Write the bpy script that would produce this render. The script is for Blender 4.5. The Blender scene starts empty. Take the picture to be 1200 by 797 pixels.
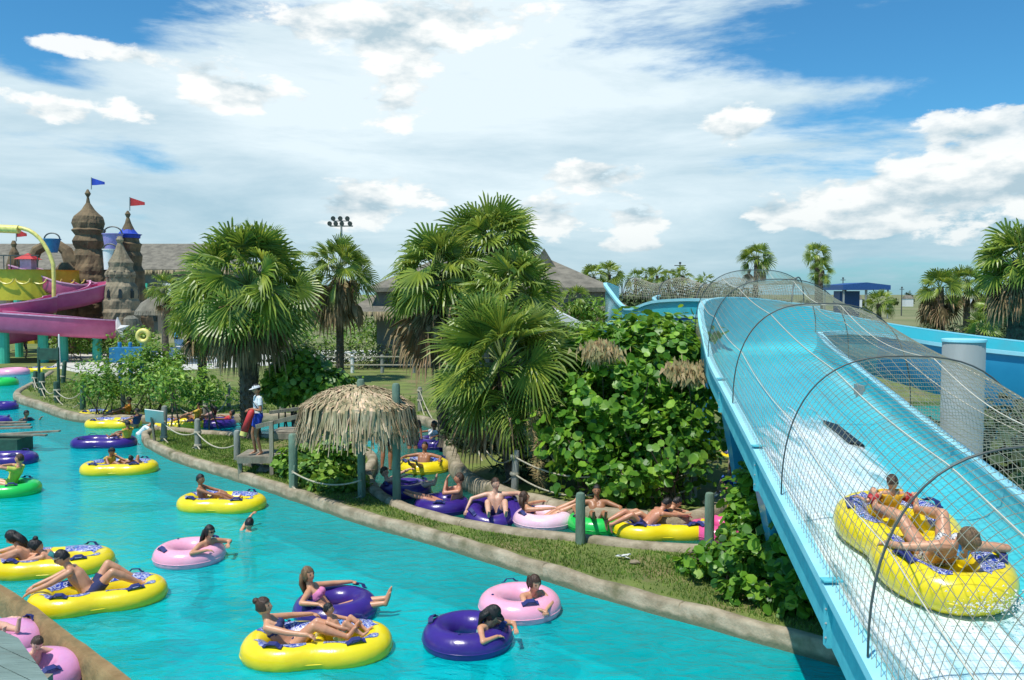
import bpy, math, random
import numpy as np
from mathutils import Vector, Matrix, Quaternion, noise
R = math.radians
PI = math.pi
rnd = random.Random(7)
scene = bpy.context.scene
COL = scene.collection
# ------------------------------------------------------------------ camera
CAMZ = 4.5
PITCH = math.atan(53.5/1000)
cam_d = bpy.data.cameras.new('camera'); cam = bpy.data.objects.new('camera', cam_d); COL.objects.link(cam)
cam.location = (0, 0, CAMZ); cam.rotation_euler = (PI/2-PITCH, 0, 0)
cam_d.sensor_width = 36; cam_d.lens = 30.0; cam_d.clip_end = 20000; cam_d.clip_start = 0.05
scene.camera = cam
def ray(px, py):
    u = (px-600)/1000; v = (398.5-py)/1000
    return Vector((u, math.cos(PITCH)+v*math.sin(PITCH), -math.sin(PITCH)+v*math.cos(PITCH)))
def G(px, py, z=0.0):
    d = ray(px, py); t = (z-CAMZ)/d.z
    return Vector((d.x*t, d.y*t, z))
def D(px, py, Y):
    d = ray(px, py); t = Y/d.y
    return Vector((d.x*t, Y, CAMZ+d.z*t))
# ------------------------------------------------------------------ mesh builder
class MB:
    def __init__(s): s.v = []; s.f = []; s.m = []
    def add(s, vs, fs, mi=0):
        o = len(s.v); s.v.extend([tuple(p) for p in vs])
        s.f.extend([tuple(i+o for i in f) for f in fs]); s.m.extend([mi]*len(fs)); return s
    def box(s, c, d, rz=0.0, mi=0, M=None):
        vs = []
        for x in (-.5, .5):
            for y in (-.5, .5):
                for z in (-.5, .5):
                    p = Vector((x*d[0], y*d[1], z*d[2]))
                    if M is not None: p = M @ p
                    elif rz: p = Matrix.Rotation(rz, 3, 'Z') @ p
                    vs.append(p+Vector(c))
        return s.add(vs, [(0,1,3,2),(4,6,7,5),(0,4,5,1),(2,3,7,6),(0,2,6,4),(1,5,7,3)], mi)
    def beam(s, a, b, w, h, mi=0):
        a = Vector(a); b = Vector(b); d = b-a; L = d.length
        if L < 1e-6: return s
        q = d.to_track_quat('Y', 'Z').to_matrix()
        return s.box((a+b)/2, (w, L, h), M=q, mi=mi)
    def tube(s, pts, rad, n=8, mi=0, cap=True, closed=False, flat=1.0):
        pts = [Vector(p) for p in pts]; k = len(pts)
        if not hasattr(rad, '__len__'): rad = [rad]*k
        vs = []; prev = None
        for i, p in enumerate(pts):
            if closed: t = pts[(i+1) % k]-pts[i-1]
            else: t = pts[min(i+1, k-1)]-pts[max(i-1, 0)]
            if t.length < 1e-9: t = Vector((0,0,1))
            t.normalize()
            if prev is None:
                up = Vector((0,0,1)) if abs(t.z) < .9 else Vector((1,0,0))
                a = t.cross(up).normalized()
            else:
                a = prev-t*prev.dot(t)
                a = a.normalized() if a.length > 1e-6 else t.orthogonal().normalized()
            prev = a; b = t.cross(a)
            for j in range(n):
                an = 2*PI*j/n
                vs.append(p+a*math.cos(an)*rad[i]+b*math.sin(an)*rad[i]*flat)
        fs = []
        for i in range(k if closed else k-1):
            for j in range(n):
                i2 = (i+1) % k
                fs.append((i*n+j, i*n+(j+1) % n, i2*n+(j+1) % n, i2*n+j))
        if cap and not closed:
            fs.append(tuple(range(n))[::-1]); fs.append(tuple((k-1)*n+j for j in range(n)))
        return s.add(vs, fs, mi)
    def lathe(s, c, prof, n=16, mi=0, jit=None, cap=True):
        vs = []; c = Vector(c)
        for i, (r, z) in enumerate(prof):
            for j in range(n):
                a = 2*PI*j/n
                rr = r*(1+(jit(a, z) if jit else 0))
                vs.append(c+Vector((rr*math.cos(a), rr*math.sin(a), z)))
        k = len(prof); fs = []
        for i in range(k-1):
            for j in range(n):
                fs.append((i*n+j, i*n+(j+1) % n, (i+1)*n+(j+1) % n, (i+1)*n+j))
        if cap: fs.append(tuple(range(n))[::-1]); fs.append(tuple((k-1)*n+j for j in range(n)))
        return s.add(vs, fs, mi)
    def ell(s, c, r, n=12, m=8, mi=0, M=None, fn=None):
        vs = []; c = Vector(c)
        if not hasattr(r, '__len__'): r = (r, r, r)
        vs.append(Vector((0,0,-1)))
        for i in range(1, m):
            ph = -PI/2+PI*i/m
            for j in range(n):
                a = 2*PI*j/n; vs.append(Vector((math.cos(ph)*math.cos(a), math.cos(ph)*math.sin(a), math.sin(ph))))
        vs.append(Vector((0,0,1)))
        out = []
        for p in vs:
            q = Vector((p.x*r[0], p.y*r[1], p.z*r[2]))
            if fn: q = fn(p, q)
            if M is not None: q = M @ q
            out.append(q+c)
        fs = [(0, 1+(j+1) % n, 1+j) for j in range(n)]
        for i in range(m-2):
            for j in range(n):
                a = 1+i*n+j; b = 1+i*n+(j+1) % n
                fs.append((a, b, b+n, a+n))
        L = len(vs)-1; o = 1+(m-2)*n
        fs += [(o+j, o+(j+1) % n, L) for j in range(n)]
        return s.add(out, fs, mi)
    def poly(s, pts, z0, z1, mi=0):
        n = len(pts)
        vs = [(p[0], p[1], z1) for p in pts]+[(p[0], p[1], z0) for p in pts]
        fs = [tuple(range(n))]+[(i, i+n, (i+1) % n+n, (i+1) % n) for i in range(n)]
        return s.add(vs, fs, mi)
    def build(s, name, mats, parent=None, off=None, smooth=False, auto=None):
        me = bpy.data.meshes.new(name)
        v = np.array(s.v, dtype=np.float64).reshape(-1, 3)
        if off is not None: v = v-np.array(tuple(off))
        me.from_pydata([tuple(r) for r in v.tolist()], [], s.f)
        if not isinstance(mats, (list, tuple)): mats = [mats]
        for m in mats: me.materials.append(m)
        if len(mats) > 1: me.polygons.foreach_set('material_index', s.m)
        if smooth: me.polygons.foreach_set('use_smooth', [True]*len(s.f))
        me.update()
        if auto is not None:
            try: me.set_sharp_from_angle(angle=R(auto))
            except Exception: pass
        o = bpy.data.objects.new(name, me); COL.objects.link(o)
        if parent is not None: o.parent = parent
        elif off is not None: o.location = tuple(off)
        return o
def tag(o, label=None, cat=None, group=None, kind=None):
    if label: o['label'] = label
    if cat: o['category'] = cat
    if group: o['group'] = group
    if kind: o['kind'] = kind
    return o
def empty(name, loc, label, cat, group=None, rz=0.0, kind=None):
    o = bpy.data.objects.new(name, None); COL.objects.link(o); o.location = tuple(loc); o.rotation_euler = (0,0,rz)
    o.empty_display_size = .2
    return tag(o, label, cat, group, kind)
def copy_tree(o, parent=None):
    c = o.copy(); COL.objects.link(c); c.parent = parent
    for ch in list(o.children): copy_tree(ch, c)
    return c
def spline(pts, step=0.25, closed=False):
    P = [Vector(p) for p in pts]; n = len(P); out = []
    rng = range(n if closed else n-1)
    for i in rng:
        if closed: p0, p1, p2, p3 = P[i-1], P[i], P[(i+1) % n], P[(i+2) % n]
        else: p0, p1, p2, p3 = P[max(i-1,0)], P[i], P[i+1], P[min(i+2,n-1)]
        k = max(2, int((p2-p1).length/step))
        for j in range(k):
            t = j/k
            out.append(.5*((2*p1)+(p2-p0)*t+(2*p0-5*p1+4*p2-p3)*t*t+(3*p1-p0-3*p2+p3)*t**3))
    if not closed: out.append(P[-1])
    return out
# ------------------------------------------------------------------ materials
def new_mat(name):
    m = bpy.data.materials.new(name); m.use_nodes = True
    return m, m.node_tree.nodes, m.node_tree.links, m.node_tree.nodes['Principled BSDF']
def mat(name, col, rough=.6, col2=None, sc=4.0, bump=0.0, bsc=None, metal=0.0, island=0.0, trans=0.0, coat=0.0, stretch=None, spec=None, dirt=None, contrast=(.35,.65), coord='Object'):
    m, N, L, b = new_mat(name)
    b.inputs['Roughness'].default_value = rough; b.inputs['Metallic'].default_value = metal
    if coat: b.inputs['Coat Weight'].default_value = coat; b.inputs['Coat Roughness'].default_value = .1
    if spec is not None: b.inputs['Specular IOR Level'].default_value = spec
    tc = N.new('ShaderNodeTexCoord'); mp = N.new('ShaderNodeMapping'); L.new(tc.outputs[coord], mp.inputs[0])
    if stretch: mp.inputs['Scale'].default_value = stretch
    if col2 is None: col2 = tuple(c*.72 for c in col)
    nz = N.new('ShaderNodeTexNoise'); nz.inputs['Scale'].default_value = sc; nz.inputs['Detail'].default_value = 6; nz.inputs['Roughness'].default_value = .6
    L.new(mp.outputs[0], nz.inputs['Vector'])
    cr = N.new('ShaderNodeValToRGB'); cr.color_ramp.elements[0].position = contrast[0]; cr.color_ramp.elements[1].position = contrast[1]
    cr.color_ramp.elements[0].color = (*col2, 1); cr.color_ramp.elements[1].color = (*col, 1)
    L.new(nz.outputs['Fac'], cr.inputs[0]); out = cr.outputs[0]
    if dirt:
        n3 = N.new('ShaderNodeTexNoise'); n3.inputs['Scale'].default_value = dirt[1]; n3.inputs['Detail'].default_value = 8; L.new(mp.outputs[0], n3.inputs['Vector'])
        c3 = N.new('ShaderNodeValToRGB'); c3.color_ramp.elements[0].position = .52; c3.color_ramp.elements[1].position = .7; L.new(n3.outputs['Fac'], c3.inputs[0])
        mx = N.new('ShaderNodeMix'); mx.data_type = 'RGBA'; mx.inputs[7].default_value = (*dirt[0], 1); L.new(c3.outputs[0], mx.inputs[0]); L.new(out, mx.inputs[6]); out = mx.outputs[2]
    if island:
        ge = N.new('ShaderNodeNewGeometry'); hs = N.new('ShaderNodeHueSaturation')
        mr = N.new('ShaderNodeMapRange'); mr.inputs[3].default_value = 1-island; mr.inputs[4].default_value = 1+island
        L.new(ge.outputs['Random Per Island'], mr.inputs[0]); L.new(mr.outputs[0], hs.inputs['Value'])
        mh = N.new('ShaderNodeMapRange'); mh.inputs[3].default_value = .53; mh.inputs[4].default_value = .475
        L.new(ge.outputs['Random Per Island'], mh.inputs[0]); L.new(mh.outputs[0], hs.inputs['Hue'])
        L.new(out, hs.inputs['Color']); out = hs.outputs[0]
    L.new(out, b.inputs['Base Color'])
    if bump:
        n2 = N.new('ShaderNodeTexNoise'); n2.inputs['Scale'].default_value = bsc or sc*4; n2.inputs['Detail'].default_value = 5
        L.new(mp.outputs[0], n2.inputs['Vector'])
        bp = N.new('ShaderNodeBump'); bp.inputs['Strength'].default_value = bump; bp.inputs['Distance'].default_value = .03
        L.new(n2.outputs['Fac'], bp.inputs['Height']); L.new(bp.outputs[0], b.inputs['Normal'])
    if trans:
        o = [n for n in N if n.type == 'OUTPUT_MATERIAL'][0]
        tr = N.new('ShaderNodeBsdfTranslucent'); ms = N.new('ShaderNodeMixShader'); ms.inputs[0].default_value = trans
        hs2 = N.new('ShaderNodeHueSaturation'); hs2.inputs['Value'].default_value = 1.6; hs2.inputs['Hue'].default_value = .475; L.new(out, hs2.inputs['Color'])
        L.new(hs2.outputs[0], tr.inputs[0]); L.new(b.outputs[0], ms.inputs[1]); L.new(tr.outputs[0], ms.inputs[2]); L.new(ms.outputs[0], o.inputs[0])
    return m
M = {}
M['concrete'] = mat('concrete', (.40,.34,.24), .85, (.22,.18,.115), 3.0, .5, 25, dirt=((.13,.12,.06), 2.2))
M['kerb'] = mat('river_kerb', (.40,.34,.24), .85, (.22,.18,.115), 3.0, .5, 25, dirt=((.13,.12,.06), 2.2))
def tide(m):
    N = m.node_tree.nodes; L = m.node_tree.links; b = N['Principled BSDF']; src = b.inputs['Base Color'].links[0].from_socket
    tc = N.new('ShaderNodeTexCoord'); sp = N.new('ShaderNodeSeparateXYZ'); L.new(tc.outputs['Object'], sp.inputs[0])
    nz = N.new('ShaderNodeTexNoise'); nz.inputs['Scale'].default_value = 4; nz.inputs['Detail'].default_value = 6; L.new(tc.outputs['Object'], nz.inputs['Vector'])
    a = N.new('ShaderNodeMath'); a.operation = 'MULTIPLY_ADD'; a.inputs[1].default_value = -.16; L.new(nz.outputs[0], a.inputs[0]); L.new(sp.outputs[2], a.inputs[2])
    r = N.new('ShaderNodeMapRange'); r.inputs[1].default_value = .03; r.inputs[2].default_value = -.03; L.new(a.outputs[0], r.inputs[0])
    mx = N.new('ShaderNodeMix'); mx.data_type = 'RGBA'; L.new(r.outputs[0], mx.inputs[0]); L.new(src, mx.inputs[6]); mx.inputs[7].default_value = (.10,.12,.07,1); L.new(mx.outputs[2], b.inputs['Base Color'])
tide(M['kerb'])
M['stucco'] = mat('stained_concrete', (.30,.20,.085), .8, (.17,.105,.035), 2.2, .5, 25, dirt=((.12,.1,.04), 3))
M['grass'] = mat('grass_ground', (.17,.22,.045), .9, (.095,.12,.028), 1.3, .6, 40, dirt=((.2,.17,.07), 1.1))
M['blade'] = mat('grass_blade', (.15,.28,.035), .7, (.12,.18,.03), 1.5, island=.35, trans=.3)
M['field'] = mat('field_ground', (.2,.21,.085), .95, (.115,.14,.045), .05, .3, 2, dirt=((.26,.23,.13), .03))
M['pave'] = mat('pale_paving', (.62,.6,.52), .6, (.5,.5,.45), 1.5, .2, 20)
M['wood'] = mat('weathered_wood', (.3,.27,.2), .85, (.17,.15,.11), 5, .5, 30, stretch=(1,1,.2))
M['deckwood'] = mat('grey_green_planks', (.19,.27,.24), .8, (.13,.19,.165), 3.5, .45, 30, stretch=(.5,3,3), dirt=((.12,.14,.12), 4))
M['post'] = mat('green_grey_post', (.16,.25,.18), .8, (.09,.14,.1), 5, .5, 25, stretch=(1,1,.25))
M['postdark'] = mat('dark_green_post', (.03,.1,.065), .7, (.02,.06,.04), 5, .4, 25)
M['postgrey'] = mat('grey_post', (.3,.32,.28), .85, (.18,.19,.16), 5, .5, 25, stretch=(1,1,.25))
M['teal'] = mat('teal_post', (.06,.5,.34), .5, (.045,.4,.28), 2)
M['rope'] = mat('rope', (.5,.47,.36), .9, (.36,.33,.24), 20, .4, 60)
M['thatch'] = mat('thatch_strip', (.54,.43,.26), .8, (.27,.2,.1), 3, island=.45)
M['roofthatch'] = mat('roof_thatch', (.22,.2,.155), .95, (.12,.11,.085), 1.6, .9, 9, stretch=(1,1,.6))
M['bark'] = mat('palm_bark', (.13,.105,.075), .95, (.055,.045,.032), 6, .9, 20)
M['frond'] = mat('palm_frond', (.235,.325,.045), .4, (.14,.205,.03), 1.3, island=.4, trans=.32)
M['frond2'] = mat('dark_palm_frond', (.05,.11,.025), .45, (.032,.075,.018), 1.3, island=.3, trans=.18)
M['petiole'] = mat('palm_petiole', (.2,.25,.07), .5)
M['dead'] = mat('dead_frond', (.36,.26,.13), .9, (.19,.14,.07), 2, island=.5, trans=.15)
M['flower'] = mat('dry_flower', (.55,.42,.2), .9, (.36,.27,.12), 3, island=.3)
M['grape'] = mat('sea_grape_leaf', (.16,.34,.025), .45, (.06,.17,.015), 1.6, island=.55, trans=.3)
M['shrub'] = mat('shrub_leaf', (.19,.35,.035), .45, (.10,.21,.025), 1.5, island=.45, trans=.25)
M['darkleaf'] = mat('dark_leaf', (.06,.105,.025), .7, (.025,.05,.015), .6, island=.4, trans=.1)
M['stem'] = mat('stem', (.12,.09,.06), .9)
M['flume'] = mat('aqua_flume', (.07,.53,.60), .25, (.05,.46,.53), .8, coat=.3, dirt=((.10,.42,.47), 1.3))
M['flumeband'] = mat('pale_aqua_rim', (.34,.70,.78), .5, (.26,.62,.70), 2)
M['flumeout'] = mat('aqua_outer_wall', (.10,.50,.56), .65, (.07,.40,.47), 6, .15, 20)
M['flumedeep'] = mat('deep_blue_flume', (.035,.33,.55), .3, (.025,.27,.47), .8, coat=.3)
M['steel'] = mat('galvanised_steel', (.33,.36,.355), .6, (.24,.265,.26), 1.2, .15, 8, metal=.0, stretch=(1,1,.3))
M['net'] = mat('net_string', (.42,.36,.26), .9)
M['netrope'] = mat('net_rope', (.62,.58,.47), .8)
M['hoop'] = mat('hoop_metal', (.09,.1,.095), .5, metal=.3)
M['navy'] = mat('navy_strap', (.02,.03,.16), .6)
M['white'] = mat('white_paint', (.75,.76,.74), .5, (.66,.67,.66), 2)
M['black'] = mat('black_fabric', (.015,.015,.018), .8)
M['red'] = mat('red_cloth', (.55,.03,.03), .6)
M['blue'] = mat('blue_cloth', (.02,.07,.5), .7)
M['yellowp'] = mat('yellow_panel', (.62,.52,.03), .5, (.5,.42,.02), 2)
M['yellowpipe'] = mat('yellow_pipe', (.85,.72,.2), .4)
M['magenta'] = mat('magenta_flume', (.62,.11,.25), .3, (.52,.08,.2), 1.5, coat=.3)
M['magrim'] = mat('pink_rim', (.8,.42,.6), .35)
M['sand'] = mat('sandcastle', (.22,.155,.085), .95, (.10,.07,.04), 1.5, .9, 6, dirt=((.08,.07,.04), .9))
M['sandpale'] = mat('pale_sandcastle', (.33,.27,.18), .95, (.17,.135,.085), 1.5, .9, 6, dirt=((.15,.13,.09), .9))
M['bluep'] = mat('blue_plastic', (.03,.22,.45), .4)
M['lilac'] = mat('lilac_plastic', (.33,.3,.62), .4)
M['rock'] = mat('rock', (.27,.26,.21), .95, (.12,.12,.09), 3, .9, 10)
M['wallwood'] = mat('building_wall', (.22,.2,.17), .9, (.13,.12,.1), 1.2, .5, 6, stretch=(1,1,.15))
M['glassd'] = mat('dark_opening', (.02,.025,.03), .25)
M['roofblue'] = mat('blue_metal_roof', (.02,.09,.3), .5)
M['rust'] = mat('red_brown_steel', (.3,.08,.03), .7)
def vinyl(name, col, col2=None, rough=.28):
    m, N, L, b = new_mat(name)
    b.inputs['Roughness'].default_value = rough
    b.inputs['Coat Weight'].default_value = .25
    b.inputs['Subsurface Weight'].default_value = .12; b.inputs['Subsurface Radius'].default_value = (.05,.04,.03)
    tc = N.new('ShaderNodeTexCoord'); nz = N.new('ShaderNodeTexNoise'); nz.inputs['Scale'].default_value = 3; nz.inputs['Detail'].default_value = 4
    L.new(tc.outputs['Object'], nz.inputs['Vector'])
    cr = N.new('ShaderNodeValToRGB'); cr.color_ramp.elements[0].position = .35; cr.color_ramp.elements[1].position = .65
    c2 = col2 or tuple(c*.86 for c in col)
    cr.color_ramp.elements[0].color = (*c2, 1); cr.color_ramp.elements[1].color = (*col, 1)
    L.new(nz.outputs[0], cr.inputs[0]); L.new(cr.outputs[0], b.inputs['Base Color'])
    n2 = N.new('ShaderNodeTexNoise'); n2.inputs['Scale'].default_value = 7; n2.inputs['Detail'].default_value = 3; L.new(tc.outputs['Object'], n2.inputs['Vector'])
    bp = N.new('ShaderNodeBump'); bp.inputs['Strength'].default_value = .25; bp.inputs['Distance'].default_value = .03
    L.new(n2.outputs[0], bp.inputs['Height']); L.new(bp.outputs[0], b.inputs['Normal'])
    return m
M['v_yellow'] = vinyl('yellow_vinyl', (.82,.66,.015), (.76,.58,.01))
M['v_purple'] = vinyl('purple_vinyl', (.045,.02,.22), (.035,.015,.17))
M['v_pink'] = vinyl('pink_vinyl', (.85,.42,.55), (.82,.36,.5))
M['v_rose'] = vinyl('rose_vinyl', (.68,.3,.5), (.62,.26,.46))
M['v_palepink'] = vinyl('pale_pink_vinyl', (.86,.62,.72), (.8,.5,.62))
M['v_mag'] = vinyl('magenta_vinyl', (.75,.1,.3))
M['v_green'] = vinyl('green_vinyl', (.02,.55,.09), (.015,.46,.07))
def band_mat():
    m, N, L, b = new_mat('blue_wave_print'); b.inputs['Roughness'].default_value = .35
    tc = N.new('ShaderNodeTexCoord'); wv = N.new('ShaderNodeTexNoise'); wv.inputs['Scale'].default_value = 9; wv.inputs['Detail'].default_value = 2; wv.inputs['Distortion'].default_value = 2.2
    L.new(tc.outputs['Object'], wv.inputs['Vector'])
    cr = N.new('ShaderNodeValToRGB'); cr.color_ramp.interpolation = 'CONSTANT'
    e = cr.color_ramp.elements; e[0].position = 0; e[0].color = (.02,.05,.36,1); e[1].position = .47; e[1].color = (.8,.83,.85,1)
    for p, c in ((.505, (.02,.04,.3,1)), (.56, (.75,.8,.85,1)), (.585, (.01,.02,.12,1)), (.66, (.1,.3,.6,1))):
        x = e.new(p); x.color = c
    L.new(wv.outputs[0], cr.inputs[0]); L.new(cr.outputs[0], b.inputs['Base Color'])
    return m
M['band'] = band_mat()
def water_mat(name, tint, scat, mixf, wsc=1.0, strength=.5):
    """clear tinted water: reflection at the surface, the pool floor seen through it, a little scattering"""
    m, N, L, b = new_mat(name); N.remove(b); o = [n for n in N if n.type == 'OUTPUT_MATERIAL'][0]
    tc = N.new('ShaderNodeTexCoord'); mp = N.new('ShaderNodeMapping'); L.new(tc.outputs['Object'], mp.inputs[0]); mp.inputs['Scale'].default_value = (.75,1.25,1); mp.inputs['Rotation'].default_value = (0,0,.6)
    n1 = N.new('ShaderNodeTexNoise'); n1.inputs['Scale'].default_value = 2.2*wsc; n1.inputs['Detail'].default_value = 7; n1.inputs['Roughness'].default_value = .6; n1.inputs['Distortion'].default_value = .9
    n2 = N.new('ShaderNodeTexNoise'); n2.inputs['Scale'].default_value = .45; n2.inputs['Detail'].default_value = 4; n2.inputs['Distortion'].default_value = .6
    L.new(mp.outputs[0], n1.inputs['Vector']); L.new(tc.outputs['Object'], n2.inputs['Vector'])
    bp = N.new('ShaderNodeBump'); bp.inputs['Strength'].default_value = strength; bp.inputs['Distance'].default_value = .10
    L.new(n1.outputs[0], bp.inputs['Height'])
    gl = N.new('ShaderNodeBsdfGlossy'); gl.inputs['Roughness'].default_value = .05; gl.inputs['Color'].default_value = (.75,.9,.9,1); L.new(bp.outputs[0], gl.inputs['Normal'])
    tr = N.new('ShaderNodeBsdfTransparent'); tr.inputs[0].default_value = (*tint, 1)
    df = N.new('ShaderNodeBsdfDiffuse'); L.new(bp.outputs[0], df.inputs['Normal'])
    cr = N.new('ShaderNodeValToRGB'); cr.color_ramp.elements[0].position = .35; cr.color_ramp.elements[1].position = .68
    cr.color_ramp.elements[0].color = (*[c*.72 for c in scat], 1); cr.color_ramp.elements[1].color = (*scat, 1)
    ad = N.new('ShaderNodeMath'); ad.operation = 'MULTIPLY_ADD'; ad.inputs[1].default_value = .45; L.new(n2.outputs[0], ad.inputs[0])
    m1 = N.new('ShaderNodeMath'); m1.operation = 'MULTIPLY'; m1.inputs[1].default_value = .55; L.new(n1.outputs[0], m1.inputs[0]); L.new(m1.outputs[0], ad.inputs[2])
    L.new(ad.outputs[0], cr.inputs[0]); L.new(cr.outputs[0], df.inputs[0])
    s1 = N.new('ShaderNodeMixShader'); s1.inputs[0].default_value = mixf; L.new(tr.outputs[0], s1.inputs[1]); L.new(df.outputs[0], s1.inputs[2])
    fr = N.new('ShaderNodeFresnel'); fr.inputs[0].default_value = 1.33; L.new(bp.outputs[0], fr.inputs['Normal'])
    s2 = N.new('ShaderNodeMixShader'); L.new(fr.outputs[0], s2.inputs[0]); L.new(s1.outputs[0], s2.inputs[1]); L.new(gl.outputs[0], s2.inputs[2]); L.new(s2.outputs[0], o.inputs[0])
    return m
M['water'] = water_mat('pool_water', (.10,.95,.98), (.0,.53,.565), .66, 1.5, .55)
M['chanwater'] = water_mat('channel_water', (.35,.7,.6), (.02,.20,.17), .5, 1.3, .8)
M['poolfloor'] = mat('painted_pool_floor', (.5,.85,.85), .8, (.42,.78,.8), .5, .3, 3, dirt=((.2,.45,.45), .8))
def foam_mat():
    m, N, L, b = new_mat('rushing_water'); b.inputs['Roughness'].default_value = .14
    tc = N.new('ShaderNodeTexCoord'); mp = N.new('ShaderNodeMapping'); mp.inputs['Scale'].default_value = (3.4,.45,1); mp.inputs['Rotation'].default_value = (0,0,.115)
    L.new(tc.outputs['Object'], mp.inputs[0])
    n = N.new('ShaderNodeTexNoise'); n.inputs['Scale'].default_value = 2.4; n.inputs['Detail'].default_value = 10; n.inputs['Roughness'].default_value = .68; n.inputs['Distortion'].default_value = .6; L.new(mp.outputs[0], n.inputs['Vector'])
    cr = N.new('ShaderNodeValToRGB'); e = cr.color_ramp.elements; e[0].position = .36; e[0].color = (.36,.66,.72,1); e[1].position = .58; e[1].color = (.80,.88,.89,1)
    L.new(n.outputs[0], cr.inputs[0]); L.new(cr.outputs[0], b.inputs['Base Color'])
    bp = N.new('ShaderNodeBump'); bp.inputs['Strength'].default_value = .8; bp.inputs['Distance'].default_value = .05; L.new(n.outputs[0], bp.inputs['Height']); L.new(bp.outputs[0], b.inputs['Normal'])
    at_ = N.new('ShaderNodeAttribute'); at_.attribute_name = 'thickness'
    ad = N.new('ShaderNodeMath'); ad.operation = 'MULTIPLY_ADD'; ad.inputs[1].default_value = 1.7; L.new(n.outputs[0], ad.inputs[0]); L.new(at_.outputs['Fac'], ad.inputs[2])
    mr = N.new('ShaderNodeMapRange'); mr.inputs[1].default_value = 1.05; mr.inputs[2].default_value = 1.55; L.new(ad.outputs[0], mr.inputs[0])
    tr = N.new('ShaderNodeBsdfTransparent'); ms = N.new('ShaderNodeMixShader'); o = [x for x in N if x.type == 'OUTPUT_MATERIAL'][0]
    L.new(mr.outputs[0], ms.inputs[0]); L.new(tr.outputs[0], ms.inputs[1]); L.new(b.outputs[0], ms.inputs[2]); L.new(ms.outputs[0], o.inputs[0])
    return m
M['foam'] = foam_mat()
def skin(name, c):
    m, N, L, b = new_mat(name); b.inputs['Roughness'].default_value = .42
    b.inputs['Subsurface Weight'].default_value = .15; b.inputs['Subsurface Radius'].default_value = (.03,.012,.006)
    tc = N.new('ShaderNodeTexCoord'); n = N.new('ShaderNodeTexNoise'); n.inputs['Scale'].default_value = 7; n.inputs['Detail'].default_value = 4; L.new(tc.outputs['Object'], n.inputs['Vector'])
    cr = N.new('ShaderNodeValToRGB'); cr.color_ramp.elements[0].position = .35; cr.color_ramp.elements[1].position = .65
    cr.color_ramp.elements[0].color = (c[0]*.86, c[1]*.78, c[2]*.76, 1); cr.color_ramp.elements[1].color = (*c, 1); L.new(n.outputs[0], cr.inputs[0]); L.new(cr.outputs[0], b.inputs['Base Color'])
    return m
SK = {'pale': skin('pale_skin', (.68,.41,.29)), 'tan': skin('tanned_skin', (.60,.32,.19)), 'brown': skin('brown_skin', (.37,.175,.09)), 'dark': skin('dark_skin', (.17,.075,.04)), 'red': skin('reddish_skin', (.56,.26,.16))}
HAIR = {'black': mat('black_hair', (.012,.01,.009), .45, (.006,.005,.005), 30, .6, 60, stretch=(1,1,.2)), 'brown': mat('brown_hair', (.07,.035,.018), .5, (.035,.017,.01), 30, .6, 60, stretch=(1,1,.2)),
        'fair': mat('fair_hair', (.2,.12,.055), .5, (.1,.055,.025), 30, .6, 60, stretch=(1,1,.2))}
M['eye'] = mat('eye', (.01,.01,.01), .2); M['lip'] = mat('lips', (.35,.08,.07), .4)
def cloth(name, c, c2=None, sc=3, contrast=(.35,.65)): 
    if name not in M: M[name] = mat(name, c, .75, c2, sc, .2, 30, contrast=contrast)
    return M[name]
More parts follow.
